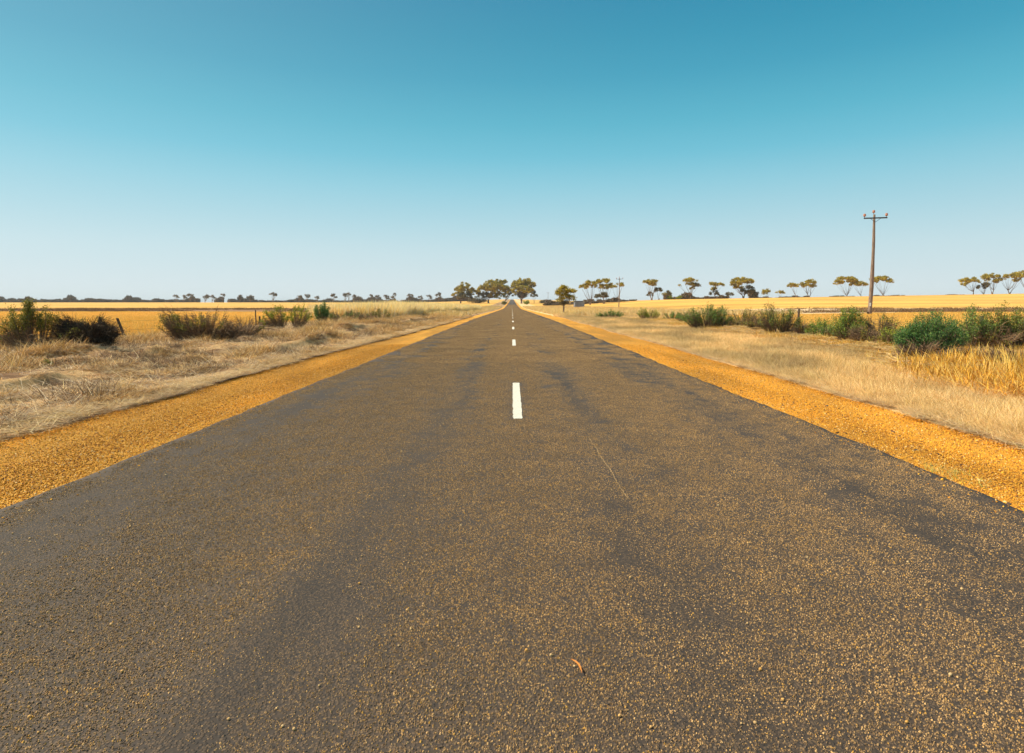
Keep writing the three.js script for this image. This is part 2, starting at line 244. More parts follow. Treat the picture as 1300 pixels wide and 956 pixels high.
// loose and bedded chips: real stones near the camera
function stoneGeometry(seed, flat) { const g = new THREE.IcosahedronGeometry(1, 0), r = rng(seed), map = {}, p = g.attributes.position; for (let k = 0; k < p.count; k++) { const key = [p.getX(k), p.getY(k), p.getZ(k)].map((v) => v.toFixed(3)).join(); map[key] ??= 0.72 + r() * 0.5; const s = map[key]; p.setXYZ(k, p.getX(k) * s, p.getY(k) * s * flat, p.getZ(k) * s); } g.deleteAttribute('uv'); g.deleteAttribute('normal'); return g; }
const stoneMat = new THREE.MeshStandardMaterial({ color: 0xffffff, roughness: 0.85 });
{
  // bedded chips, in handfuls small enough to follow the smooth wheel tracks
  const chipColor = (r) => { const tone = r(), hue = r(); let c = mix3([0.22, 0.128, 0.056], [0.64, 0.39, 0.155], tone * tone); if (hue < 0.20) c = mix3(c, [0.06, 0.05, 0.046], 0.75); else if (hue > 0.96) c = [0.60, 0.32, 0.06]; return c; };
  const handful = (seed, rad, n, s0, s1) => { const r = rng(seed), m = new Mesher(); for (let k = 0; k < n; k++) { const a = r() * TAU, q = Math.sqrt(r()) * rad, s = mix(s0, s1, r() * r()), c = chipColor(r), cx = Math.cos(a) * q, cz = Math.sin(a) * q, sides = 5, t0 = r() * TAU, h = s * mix(0.5, 1.0, r()), ring = [], top = []; 
    for (let i = 0; i < sides; i++) { const an = t0 + i / sides * TAU, w = s * (0.75 + 0.5 * r()); ring.push(m.v(cx + Math.cos(an) * w, -0.002, cz + Math.sin(an) * w, c)); }
    const tx = (r() - 0.5) * s * 0.5, tz = (r() - 0.5) * s * 0.5; for (let i = 0; i < 3; i++) { const an = t0 + i / 3 * TAU, w = s * 0.5; top.push(m.v(cx + tx + Math.cos(an) * w, h * (0.75 + 0.4 * r()), cz + tz + Math.sin(an) * w, c)); }
    const near = [0, 0, 1, 2, 2]; for (let i = 0; i < sides; i++) { const j = (i + 1) % sides; m.tri(ring[i], top[near[i]], ring[j]); if (near[i] !== near[j]) m.tri(ring[j], top[near[i]], top[near[j]]); } m.tri(top[0], top[2], top[1]); }
    return m.geometry(false); };
  const onPaint = (x, d, pad = 0) => Math.abs(x - LINE_X) < LINE_W + pad && DASHES.some(([a, b]) => d > a - pad && d < b + pad);
  const chipMat = new THREE.MeshStandardMaterial({ color: 0xffffff, vertexColors: true, roughness: 0.78, side: THREE.DoubleSide });
  const zone = (seed, d0, d1, rad, step, name, label, variants, make) => { const r = rng(seed), lists = Array.from({ length: variants }, () => []);
    for (let d = d0; d < d1; d += step) for (let x0 = -HALF; x0 < HALF; x0 += step) {
      const x = x0 + (r() - 0.5) * step * 0.9, dd = d + (r() - 0.5) * step * 0.9, b = bleed(x, dd), keep = r(), turn = r() * TAU, tone = mix(0.8, 1.2, r()), v = (r() * variants) | 0;
      if (!inViewRoad(x, dd) || keep < 0.95 * b || (rad < 0.2 && onPaint(x, dd, rad * 0.35)) || x < edgeL(dd) + rad * 0.8 || x > edgeR(dd) - rad * 0.8) continue;
      lists[v].push({ x, y: roadLevel(dd) + crown(x) + 0.0005 - 0.002 * b, z: -dd, ry: turn, s: 1, sy: mix(1, 0.55, b), c: [tone, tone, tone] }); }
    lists.forEach((list, v) => stuff(v ? `${name}_${String(v).padStart(3, '0')}` : name, make(v), chipMat, list, label, 'road chips')); };
  const inViewRoad = (x, d) => Math.abs(x) < 0.9 * d + 0.6;
  zone(1200, 1.4, 14, 0.13, 0.115, 'road_chips', 'fine golden brown stone chips bedded in the near bitumen', 5, (v) => handful(1300 + v, 0.13, 170, 0.0030, 0.0056));
  zone(1220, 14, 55, 0.4, 0.36, 'mid_road_chips', 'golden brown stone chips bedded in the bitumen farther on', 3, (v) => handful(1320 + v, 0.4, 1350, 0.005, 0.008));
  zone(1240, 55, 420, 1.1, 1.0, 'far_road_chips', 'stone chips bedded in the far bitumen', 2, (v) => handful(1340 + v, 1.1, 2100, 0.011, 0.018));
  // chips showing through the painted dashes, and stones kicked on to the seal
  const r = rng(1234), white = [], loose = [];
  for (const [a, b] of DASHES.slice(0, 2)) for (let k = 0; k < 1500; k++) { const d = mix(a, b, r()), x = LINE_X + (r() * 2 - 1) * LINE_W * 0.97, s = mix(0.003, 0.006, r()), worn = r() < 0.22; white.push({ x, y: roadLevel(d) + crown(x) + 0.002, z: -d, ry: r() * TAU, s, c: worn ? chipColor(r) : [0.80, 0.75, 0.63] }); }
  for (let k = 0; k < 900; k++) { const d = 1.8 + 12 * Math.pow(r(), 1.3), x = (r() * 2 - 1) * 3.2, s = mix(0.004, 0.008, r() * r()); if (inViewRoad(x, d)) loose.push({ x, y: roadLevel(d) + crown(x) + s * 0.5 + 0.002, z: -d, ry: r() * TAU, rx: r(), s, c: mix3([0.6, 0.3, 0.06], [0.66, 0.48, 0.25], r()) }); }
  stuff('painted_chips', stoneGeometry(41, 0.7), stoneMat, white, 'white painted stone chips of the nearest centre line dashes', 'road chips');
  stuff('loose_stones', stoneGeometry(42, 0.8), stoneMat, loose, 'loose pale stones lying on the near bitumen', 'loose stones');
}
{
  const r = rng(4321), lists = [[], []], black = [];
  for (const side of [-1, 1]) for (let k = 0; k < 105000; k++) {
    const d = 3.2 + 17 * Math.pow(r(), 1.25), inner = side < 0 ? edgeL(d) : edgeR(d), outer = side < 0 ? gravelL(d) - 0.25 : gravelR(d) + 0.25;
    const u = r(), spill = r() < 0.10 ? -0.2 * Math.pow(r(), 2.5) : 0, x = mix(inner, outer, u + spill), tone = r(), hue = r(), s = mix(0.0033, 0.0085, Math.pow(r(), 2.4)) * (r() < 0.012 ? 1.7 : 1), turn = r() * TAU, t = r();
    if (u > 0.85 && r() < (u - 0.85) / 0.15) continue;
    if (spill && Math.abs(x) > HALF) continue;
    let c = mix3([0.50, 0.19, 0.010], [0.90, 0.455, 0.036], tone).map((v) => v * mix(0.82, 1.12, smooth(0.3, 0.7, fbm(x * 1.4, d * 0.35, 4)))); if (hue < 0.10) c = [0.20, 0.08, 0.02]; else if (hue > 0.94) c = [0.80, 0.55, 0.22];
    const y = spill && Math.abs(x) < HALF - 0.02 ? roadLevel(d) + crown(x) : gravelTop(x, d, inner, outer);
    lists[k & 1].push({ x, y: y + s * 0.35, z: -d, ry: turn, rx: t, rz: hue, s, c });
    if (side > 0 && k % 330 === 0 && u < 0.6) black.push({ x, y: y + 0.004, z: -d, ry: turn, rx: t * 0.5, rz: 0, s: 0.007 + 0.014 * t * t, sy: 0.5, c: [0.075, 0.05, 0.035] });
  }
  lists.forEach((l, k) => stuff(k ? 'rough_gravel_stones' : 'gravel_stones', stoneGeometry(60 + k, 0.85), stoneMat, l, k ? 'rough orange laterite pebbles loose on both shoulders' : 'round orange laterite pebbles loose on both shoulders', 'gravel'));
  stuff('bitumen_crumbs', stoneGeometry(70, 0.7), stoneMat, black, 'black crumbs of broken bitumen on the orange shoulder', 'bitumen crumbs');
}

// ---------- grasses ----------
const grassMat = new THREE.MeshPhysicalMaterial({ color: 0xffffff, vertexColors: true, roughness: 0.9, side: THREE.DoubleSide, transmission: 0.28, thickness: 0, ior: 1.3 });
function blade(m, x, z, h, w, lean, az, curl, c0, c1, segs = 3, r) {
  let px = x, py = -0.01, pz = z, el = Math.PI / 2 - lean, L = h / segs; const sx = -Math.sin(az + 0.6) * w / 2, sz = Math.cos(az + 0.6) * w / 2; let A = m.v(px - sx, py, pz - sz, c0), B = m.v(px + sx, py, pz + sz, c0);
  for (let k = 1; k <= segs; k++) { px += Math.cos(el) * Math.cos(az) * L; pz += Math.cos(el) * Math.sin(az) * L; py += Math.sin(el) * L; if (py < 0.004) py = 0.004 + 0.004 * k; el -= curl; const c = mix3(c0, c1, k / segs);
    if (k === segs) { const T = m.v(px, py, pz, c); m.tri(A, B, T); } else { const q = 1 - 0.55 * k / segs, C = m.v(px - sx * q, py, pz - sz * q, c), D = m.v(px + sx * q, py, pz + sz * q, c); m.quad(A, B, D, C); A = C; B = D; } }
}
function clump(seed, o) { const r = rng(seed), m = new Mesher(); for (let k = 0; k < o.n; k++) { const a = r() * TAU, q = Math.sqrt(r()) * o.rad, c = o.colors[(r() * o.colors.length) | 0], v = 0.8 + 0.4 * r(); blade(m, Math.cos(a) * q, Math.sin(a) * q, mix(o.h[0], o.h[1], r()), mix(o.w[0], o.w[1], r()), mix(o.lean[0], o.lean[1], r()), o.wind !== undefined && r() < 0.5 ? o.wind + (r() - 0.5) : r() * TAU, mix(o.curl[0], o.curl[1], r()), c.map((x) => x * v * 0.9), c.map((x) => x * v), o.segs || 3); } return m.geometry(false); }
const scatter = (seed, n, place) => { const r = rng(seed), out = []; for (let k = 0; k < n; k++) { const e = place(r); if (e) { e.y ??= land(e.x, -e.z) ; e.ry ??= r() * TAU; out.push(e); } } return out; };
const inView = (x, d, pad = 2) => Math.abs(x) < d * 0.86 + pad;
const vary = (r, a = 0.75, b = 1.2) => { const v = mix(a, b, r()); return [v, v * mix(0.95, 1.04, r()), v * mix(0.85, 1.1, r())]; };

// left verge: matted, lodged dead grass with thin dark twigs among it
{
  const mat = [0, 1, 2].map((k) => clump(200 + k, { n: 46, rad: 0.17, h: [0.10, 0.32], w: [0.004, 0.009], lean: [0.7, 1.5], curl: [0.0, 0.35], colors: [[0.72, 0.48, 0.20], [0.58, 0.355, 0.13], [0.85, 0.62, 0.31], [0.36, 0.20, 0.07], [0.74, 0.42, 0.11]] }));
  mat.forEach((g, k) => stuff(k ? `matted_verge_grass_${String(k).padStart(3, '0')}` : 'matted_verge_grass', g, grassMat, scatter(300 + k, 19000, (r) => {
    const d = 4.2 + 62 * Math.pow(r(), 1.7), x = r() < 0.16 ? gravelL(d) - 0.5 * r() : -(4.4 + 9.2 * r()); if (!inView(x, d) || x > gravelL(d) + 0.16 - 0.3 * r()) return null;
    const p = fbm(x * 1.1 + 5, d * 0.75, 3); const near = 1 - smooth(-1.1, 0.1, x - gravelL(d)); if (p < mix(0.34, 0.47, near) && r() < 0.85) return null;
    return { x, z: -d, s: mix(0.55, 1.25, r()) * (0.5 + 0.5 * near) * (1 + d * 0.012), sy: mix(0.4, 1.3, r()) * (0.45 + 1.2 * smooth(0.45, 0.7, p)) * (0.35 + 0.65 * near), c: vary(r, 0.4, 1.25) }; }),
    ['flattened tan dead grass matted over the bank by the fence', 'bleached tan grass lodged in tufts on the bank by the fence', 'brown withered grass lying across the bank by the fence'][k], 'dry grass'));
  stuff('fallen_stems', clump(235, { n: 10, rad: 0.3, h: [0.25, 0.7], w: [0.006, 0.011], lean: [1.0, 1.56], curl: [-0.06, 0.1], colors: [[0.80, 0.62, 0.36], [0.62, 0.44, 0.22], [0.30, 0.20, 0.11], [0.86, 0.70, 0.44]] }), grassMat, scatter(325, 2600, (r) => { const d = 5 + 40 * Math.pow(r(), 1.5), x = -(5.2 + 7.6 * r()); if (!inView(x, d)) return null; return { x, z: -d, y: land(x, d) + 0.03 + 0.08 * r(), s: mix(0.4, 1.0, r()), sy: mix(0.3, 1, r()), c: vary(r, 0.7, 1.15) }; }), 'long pale fallen stems strewn over the matted bank', 'fallen stems');
  const twig = clump(230, { n: 14, rad: 0.15, h: [0.18, 0.5], w: [0.004, 0.008], lean: [0.1, 1.2], curl: [-0.15, 0.2], colors: [[0.10, 0.062, 0.036], [0.18, 0.115, 0.065], [0.06, 0.038, 0.024], [0.40, 0.28, 0.15]] });
  stuff('dead_twigs', twig, grassMat, scatter(320, 9000, (r) => { const d = 5 + 50 * Math.pow(r(), 1.5), x = -(5.3 + 8 * r()); if (!inView(x, d) || fbm(x * 0.8 + 15, d * 0.5, 3) < 0.5) return null; return { x, z: -d, s: mix(0.4, 1.0, r()), sy: mix(0.4, 1, r()), c: vary(r, 0.6, 1.2) }; }), 'thin dark dead twigs poking out of the matted verge', 'twigs');
}
// right verge: fine pale hair grass
{
  const mat = [0, 1].map((k) => clump(240 + k, { n: 70, rad: 0.16, h: [0.10, 0.24], w: [0.002, 0.0038], lean: [0.15, 1.0], curl: [0.05, 0.4], colors: [[0.78, 0.56, 0.26], [0.69, 0.47, 0.20], [0.88, 0.67, 0.34], [0.60, 0.38, 0.13]] }));
  mat.forEach((g, k) => stuff(k ? 'hair_grass_001' : 'hair_grass', g, grassMat, scatter(340 + k, 27000, (r) => { const d = 4.2 + 66 * Math.pow(r(), 1.7), x = r() < 0.16 ? gravelR(d) + 0.5 * r() : 4.6 + 8.8 * r(); if (!inView(x, d) || x < gravelR(d) - 0.08 + 0.14 * r()) return null; const near = smooth(-0.05, 0.3, x - gravelR(d)); return { x, z: -d, s: mix(0.6, 1.15, r()) * (0.5 + 0.5 * near) * (1 + d * 0.012), sy: mix(0.5, 1.2, r()) * (0.5 + 0.5 * near) * mix(0.6, 1.3, fbm(x * 0.8, d * 0.5, 2)), c: vary(r, 0.75, 1.2).map((v) => v * mix(0.72, 1.2, smooth(0.3, 0.7, fbm(x * 0.7 + 3, d * 0.3, 3)))) }; }),
    k ? 'fine straw coloured hair grass between gravel and bushes' : 'soft pale grey hair grass between gravel and bushes', 'dry grass'));
  const strawC = clump(250, { n: 16, rad: 0.2, h: [0.12, 0.36], w: [0.005, 0.009], lean: [0.9, 1.55], curl: [0, 0.12], colors: [[0.88, 0.68, 0.34], [0.78, 0.50, 0.16], [0.60, 0.40, 0.18]] });
  stuff('loose_straw', strawC, grassMat, scatter(350, 3600, (r) => { const d = 4 + 45 * Math.pow(r(), 1.6); const s = r() < 0.55 ? 1 : -1, g = s > 0 ? gravelR(d) : gravelL(d), x = g + s * (0.16 + 0.34 * (r() + r() - 1)); if (!inView(x, d)) return null; return { x, z: -d, y: land(x, d) + 0.01, s: mix(0.5, 1.1, r()), sy: 0.5, c: vary(r, 0.8, 1.1) }; }), 'pale straw drifted along the outer edge of the gravel', 'straw');
}
// golden rank grass under and before the right-hand bushes
const rank = [0, 1, 2].map((k) => clump(260 + k, { n: 60, rad: 0.2, h: [0.15, 0.5], w: [0.006, 0.013], lean: [0.25, 1.6], curl: [-0.35, 0.8], segs: 4, colors: [[0.88, 0.50, 0.06], [0.78, 0.40, 0.035], [0.90, 0.62, 0.16], [0.58, 0.27, 0.03]] }));
rank.forEach((g, k) => stuff(k ? `golden_rank_grass_${String(k).padStart(3, '0')}` : 'golden_rank_grass', g, grassMat, scatter(360 + k, 7500, (r) => {
  const d = 7 + 42 * Math.pow(r(), 1.25), c = d < 14 ? mix(7.9, 9.6, smooth(8, 14, d)) : 10.2, wide = d < 15 ? 2.2 : 1.6, x = c + wide * (r() + r() - 0.85) ; const p = fbm(x * 0.5 + 2, d * 0.28, 3); if (!inView(x, d, 3) || p < (d < 13 ? 0.42 : 0.40) + 0.12 * r() || x < 6.5) return null;
  return { x, z: -d, s: mix(0.5, 1.1, r()) * (d < 12.5 ? 1.5 : 0.95), sy: mix(0.35, 1.0, r()) * mix(0.6, 1.3, fbm(x * 1.3, d * 0.9, 2)), c: vary(r, 0.7, 1.15) }; }),
  ['tangled golden dead grass heaped before the green bushes', 'bent golden grass stalks around the bush stems', 'coarse yellow grass standing under the green bushes'][k], 'golden grass'));
stuff('golden_tufts', rank[1], grassMat, scatter(366, 900, (r) => { const d = 5 + 34 * Math.pow(r(), 1.4), x = 5.2 + 5 * Math.pow(r(), 0.7); if (!inView(x, d) || fbm(x * 0.7 + 8, d * 0.4, 2) < 0.5) return null; return { x, z: -d, s: mix(0.2, 0.5, r()), sy: mix(0.5, 1.1, r()), c: vary(r, 0.8, 1.1) }; }), 'small golden tufts dotted over the pale hair grass', 'golden grass');
// dead canes lying over the golden grass
{
  const r = rng(610), m = new Mesher(); for (let k = 0; k < 26; k++) { const L = 0.25 + 0.5 * r(), az = r() * TAU, rise = -0.05 + r() * r() * 0.5; const pts = []; for (let j = 0; j <= 4; j++) { const t = j / 4; pts.push(new THREE.Vector3(Math.cos(az) * L * t, 0.02 + rise * t * L + 0.05 * (r() - 0.5), Math.sin(az) * L * t)); } m.tube(pts, [0.005, 0.005, 0.004, 0.0035, 0.002], 4, [[0.78, 0.55, 0.22], [0.70, 0.42, 0.09], [0.60, 0.45, 0.24]][k % 3]); }
  stuff('dead_canes', m.geometry(), grassMat, scatter(612, 420, (r) => { const d = 8 + 22 * Math.pow(r(), 1.3), x = (d < 14 ? 8.6 : 10) + 2.2 * (r() - 0.5); if (!inView(x, d)) return null; return { x, z: -d, y: land(x, d) + 0.03 + 0.15 * r(), ry: r() * TAU, s: mix(0.5, 1, r()), c: vary(r, 0.8, 1.15) }; }), 'pale dead canes fallen across the golden grass', 'dead canes');
}
// wheat stubble in the paddocks on both sides
const stubble = [0, 1].map((k) => clump(280 + k, { n: 26, rad: 0.33, h: [0.12, 0.30], w: [0.010, 0.018], lean: [0, 0.55], curl: [0, 0.22], segs: 2, colors: [[0.90, 0.55, 0.11], [0.84, 0.48, 0.08], [0.92, 0.64, 0.18]] }));
for (const side of [-1, 1]) stubble.forEach((g, k) => { const nm = side < 0 ? 'stubble_beyond_left_fence' : 'stubble_beyond_right_fence'; stuff(k ? nm + '_001' : nm, g, grassMat, scatter(380 + k + 10 * side, 26000, (r) => {
  const d = 12 + (side < 0 ? 80 : 48) * Math.pow(r(), 0.8), x = side * (13.2 + Math.pow(r(), 1.0) * Math.max(2, d * 0.86 + 4 - 13.2)); if (!inView(x, d, 4)) return null;
  return { x, z: -d, s: mix(0.7, 1.3, r()) * (1 + d * 0.006), sy: mix(0.7, 1.1, r()) * mix(0.85, 0.38, smooth(20, 70, d)), c: vary(r, 0.85, 1.15) }; }),
  side < 0 ? (k ? 'upright golden stubble in the paddock behind leaning posts' : 'golden wheat stubble in the paddock behind leaning posts') : (k ? 'upright golden stubble in the paddock before the power pole' : 'golden wheat stubble in the paddock before the power pole'), 'wheat stubble'); });
// tall pale feather grass along the left fence farther on
{
  const g = [0, 1].map((k) => clump(290 + k, { n: 90, rad: 0.45, h: [0.6, 1.25], w: [0.03, 0.055], lean: [0, 0.4], wind: 0.3, curl: [0.02, 0.16], segs: 4, colors: [[0.92, 0.76, 0.40], [0.88, 0.66, 0.27], [0.95, 0.84, 0.54]] }));
  g.forEach((q, k) => stuff(k ? 'feather_grass_001' : 'feather_grass', q, grassMat, scatter(400 + k, 3600, (r) => { const d = 50 + 85 * r(), lo = mix(9.4, 7.4, smooth(52, 110, d)), x = -(lo + 7.5 * Math.pow(r(), 1.2)); if (fbm(x * 0.25, d * 0.12, 2) < 0.33) return null; return { x, z: -d, ry: (r() - 0.5) * 2, s: mix(0.85, 1.25, r()), sy: mix(0.8, 1.15, r()), c: vary(r, 0.95, 1.1) }; }), k ? 'bleached feathery grass heads beside the brown paddock strip' : 'tall pale feather grass standing along the far verge', 'feather grass'));
  stuff('far_verge_grass', clump(295, { n: 50, rad: 0.5, h: [0.2, 0.6], w: [0.03, 0.05], lean: [0, 0.6], curl: [0.05, 0.2], segs: 2, colors: [[0.86, 0.63, 0.27], [0.78, 0.52, 0.17], [0.88, 0.70, 0.38]] }), grassMat, scatter(410, 9000, (r) => { const d = 60 + 260 * Math.pow(r(), 1.3), s = r() < 0.55 ? 1 : -1, x = s * (5.4 + (s > 0 ? 24 : 9) * r()); return { x, z: -d, s: mix(0.6, 1.3, r()), sy: mix(0.5, 1.1, r()), c: vary(r, 0.8, 1.1) }; }), 'pale dry grass on the far verges below the trees', 'dry grass');
}
// brown scrub strips across the paddocks
{
  const g = clump(297, { n: 46, rad: 0.7, h: [0.15, 0.55], w: [0.03, 0.06], lean: [0, 1.2], curl: [0.05, 0.4], segs: 2, colors: [[0.22, 0.115, 0.05], [0.14, 0.075, 0.04], [0.34, 0.18, 0.06], [0.14, 0.13, 0.045]] });
  stuff('paddock_scrub', g, grassMat, scatter(420, 5200, (r) => { const L = r() < 0.6; const d = L ? 98 + 58 * r() : 62 + 40 * r(), x = L ? -(14 + (d * 0.88 - 10) * r()) : 14 + (d * 0.9 - 10) * r(); const p = fbm(x * (L ? 0.06 : 0.04), d * 0.2, 3); if (p < (L ? 0.47 : mix(0.64, 0.5, smooth(0.45, 0.75, x / d)))) return null; return { x, z: -d, s: mix(0.6, 1.4, r()), sy: mix(0.35, 0.8, r()), c: vary(r, 0.7, 1.4) }; }), 'low brown scrub in strips across both paddocks', 'scrub');
}

// ---------- bushes ----------
const leafMat = new THREE.MeshPhysicalMaterial({ color: 0xffffff, vertexColors: true, roughness: 0.8, side: THREE.DoubleSide, transmission: 0.3, thickness: 0, ior: 1.3 });
const barkMat = new THREE.MeshStandardMaterial({ color: 0xffffff, vertexColors: true, roughness: 0.95 });
const V = (x, y, z) => new THREE.Vector3(x, y, z);
// o: w, h width and height in metres; leafy 0..1 how much of the height carries leaves; green: leaf colours; twiggy: dead twigs; lobes
function bush(name, px, d, base, o, label, group) {
  if (d < 60 && o.w > 0.5) { o = { ...o, w: o.w * 1.08, h: o.h * 1.12, stems: Math.round((o.stems || 26) * 1.35), lobes: o.lobes && o.lobes.map(([c, q, ...z]) => [c * 1.05, q * 1.15, ...z]) }; }
  const x = (px - 650) / F * d, g = thing(name, label, 'bush', V(x, land(x, d) - 0.02, -d), group), r = rng(o.seed), stems = new Mesher(), leaves = new Mesher(), dead = new Mesher();
  const lobes = o.lobes || [[0, o.w / 2, 1]];
  for (const [cx, rad, hh, kind] of lobes) {
    const H = o.h * hh, n = Math.round((o.stems || 26) * rad / (o.w / 2) + 4), dep = o.depth || 0.85;
    for (let k = 0; k < n; k++) {
      const a = r() * TAU, q = Math.sqrt(r()), tx = cx + Math.cos(a) * q * rad, tz = Math.sin(a) * q * rad * dep, top = H * Math.sqrt(Math.max(0.05, 1 - (o.dome ?? 0.75) * q * q)) * mix(0.72, 1.06, r());
      const pts = []; for (let j = 0; j <= 4; j++) { const t = j / 4, s = Math.pow(t, 0.8); pts.push(V(cx * 0.55 + (tx - cx * 0.55) * s + 0.03 * (r() - 0.5), top * Math.pow(t, 1.05), tz * s + 0.03 * (r() - 0.5))); }
      stems.tube(pts, [0.013, 0.010, 0.008, 0.006, 0.003], 4, o.bark || [0.16, 0.11, 0.075]);
      const green = (kind ?? o.leafy) > 0 && r() < (kind ?? o.leafy);
      const tuft = Math.round((o.leaves || 90) * (0.6 + 0.8 * r()));
      if (green) for (let j = 0; j < tuft; j++) { const t = mix(o.from ?? 0.45, 1.04, Math.pow(r(), 0.6)), s = Math.pow(t, 0.8), sp = (o.spread || 0.11) * (0.5 + r()); const c = o.green[(r() * o.green.length) | 0], v = 0.7 + 0.6 * r(); const an = r() * TAU, e2 = (r() - 0.4) * 2;
        leaves.leaf(cx * 0.55 + (tx - cx * 0.55) * s + Math.cos(an) * sp * r(), top * t + e2 * sp * 0.5, tz * s + Math.sin(an) * sp * r(), (o.leaf || 0.045) * (0.6 + 0.8 * r()), (o.leaf || 0.045) * 0.42, r, c.map((u) => u * v)); }
      const nd = Math.round((o.twigs ?? 10) * (0.5 + r())); for (let j = 0; j < nd; j++) { const t = mix(0.1, green ? 0.7 : 1, r()), s = Math.pow(t, 0.8), L = mix(0.1, 0.3, r()) * (o.twigL || 1); const c = (o.deadC || [[0.24, 0.15, 0.085], [0.34, 0.21, 0.11], [0.13, 0.085, 0.05]])[(r() * 3) | 0]; const bx = cx * 0.55 + (tx - cx * 0.55) * s, bz = tz * s, an = Math.atan2(bz, bx) + (r() - 0.5) * 2.4, el = mix(-0.3, 1.2, r());
        const p0 = V(bx, Math.max(0.02, top * t), bz), p1 = V(bx + Math.cos(an) * Math.cos(el) * L, Math.max(0.01, top * t + Math.sin(el) * L), bz + Math.sin(an) * Math.cos(el) * L); const pm = p0.clone().lerp(p1, 0.5).add(V((r() - 0.5) * 0.04, 0.02, (r() - 0.5) * 0.04)); dead.tube([p0, pm, p1], [0.0045, 0.0035, 0.002], 3, c, false); }
    }
  }
  part('stems', stems.geometry(), barkMat, g); if (leaves.i.length) part('foliage', leaves.geometry(false), leafMat, g); if (dead.i.length) part('dead_twigs', dead.geometry(false), barkMat, g); return g;
}
const OLIVE = [[0.22, 0.225, 0.034], [0.29, 0.265, 0.04], [0.15, 0.16, 0.03], [0.37, 0.28, 0.045]], SALT = [[0.16, 0.29, 0.055], [0.12, 0.22, 0.05], [0.27, 0.36, 0.065], [0.20, 0.22, 0.04]], LIME = [[0.30, 0.36, 0.03], [0.42, 0.39, 0.04], [0.22, 0.27, 0.03]], BLUE = [[0.085, 0.215, 0.055], [0.14, 0.28, 0.06], [0.055, 0.15, 0.042], [0.21, 0.30, 0.06]];
const DARK = [[0.075, 0.05, 0.03], [0.045, 0.03, 0.02], [0.12, 0.08, 0.045]];
const GL = 'bushes along the left fence', GR = 'bushes along the right fence';
bush('tall_bush', 39, 14.7, 455, { seed: 11, w: 1.25, h: 1.18, stems: 17, leafy: 0.9, leaves: 170, from: 0.6, spread: 0.10, green: OLIVE, twigs: 16, dome: 0.55, lobes: [[-0.5, 0.2, 0.8, 0.6], [-0.1, 0.24, 0.98, 0.9], [0.06, 0.2, 1.08, 1], [0.38, 0.26, 0.82, 0.8], [0, 0.6, 0.45, 0]] }, 'loose open green bush with bare gaps beside dark dead bush', GL);
bush('dead_bush', 113, 14.9, 455, { seed: 12, w: 1.6, h: 0.72, stems: 120, leafy: 0.06, leaves: 60, from: 0.8, green: OLIVE, twigs: 34, twigL: 1.1, deadC: DARK, bark: [0.05, 0.035, 0.025], dome: 0.7, lobes: [[-0.42, 0.36, 0.98], [0.20, 0.38, 0.93], [-0.1, 0.4, 0.75]] }, 'dense dark dead bush of two rounded humps by leaning post', GL);
bush('wide_bush', 254, 18.9, 440, { seed: 13, w: 2.6, h: 0.98, stems: 60, leafy: 0.3, leaves: 80, from: 0.7, green: OLIVE, twigs: 34, dome: 0.7, lobes: [[-0.85, 0.46, 1.0, 0.5], [-0.2, 0.5, 0.85, 0.15], [0.35, 0.48, 0.95, 0.3], [0.95, 0.4, 0.62, 0]] }, 'wide brown bush with few green tips behind tan bank', GL);
bush('round_bush', 366, 28.5, 421, { seed: 14, w: 2.3, h: 1.05, stems: 42, leafy: 0.65, leaves: 90, from: 0.68, leaf: 0.055, green: LIME, twigs: 26, lobes: [[-0.55, 0.6, 0.95], [0.55, 0.55, 1.0], [-1.0, 0.3, 0.5, 0]] }, 'yellow green topped bush beside a pair of posts', GL);
bush('upright_bush', 409, 34, 415, { seed: 15, w: 0.8, h: 1.1, stems: 22, leafy: 1, leaves: 130, from: 0.3, leaf: 0.06, green: BLUE, twigs: 8, dome: 0.5 }, 'narrow upright deep green bush on left verge', GL);
bush('low_bush', 436, 38, 411, { seed: 16, w: 1.6, h: 0.7, stems: 22, leafy: 0.35, leaf: 0.06, green: SALT, twigs: 22, lobes: [[-0.5, 0.4, 0.8, 0.3], [0.4, 0.45, 0.95, 0.5]] }, 'low grey brown bush beside narrow deep green bush', GL);
bush('twiggy_bush', 482, 40, 411, { seed: 17, w: 1.5, h: 0.98, stems: 26, leafy: 0.45, leaf: 0.06, from: 0.75, green: OLIVE, twigs: 26 }, 'twiggy grey bush with green cap before feather grass', GL);
bush('small_bush', 600, 92, 392, { seed: 18, w: 1.4, h: 0.5, stems: 14, leafy: 0.5, leaf: 0.1, leaves: 40, green: OLIVE, twigs: 10 }, 'small dark bush at the end of the feather grass', GL);

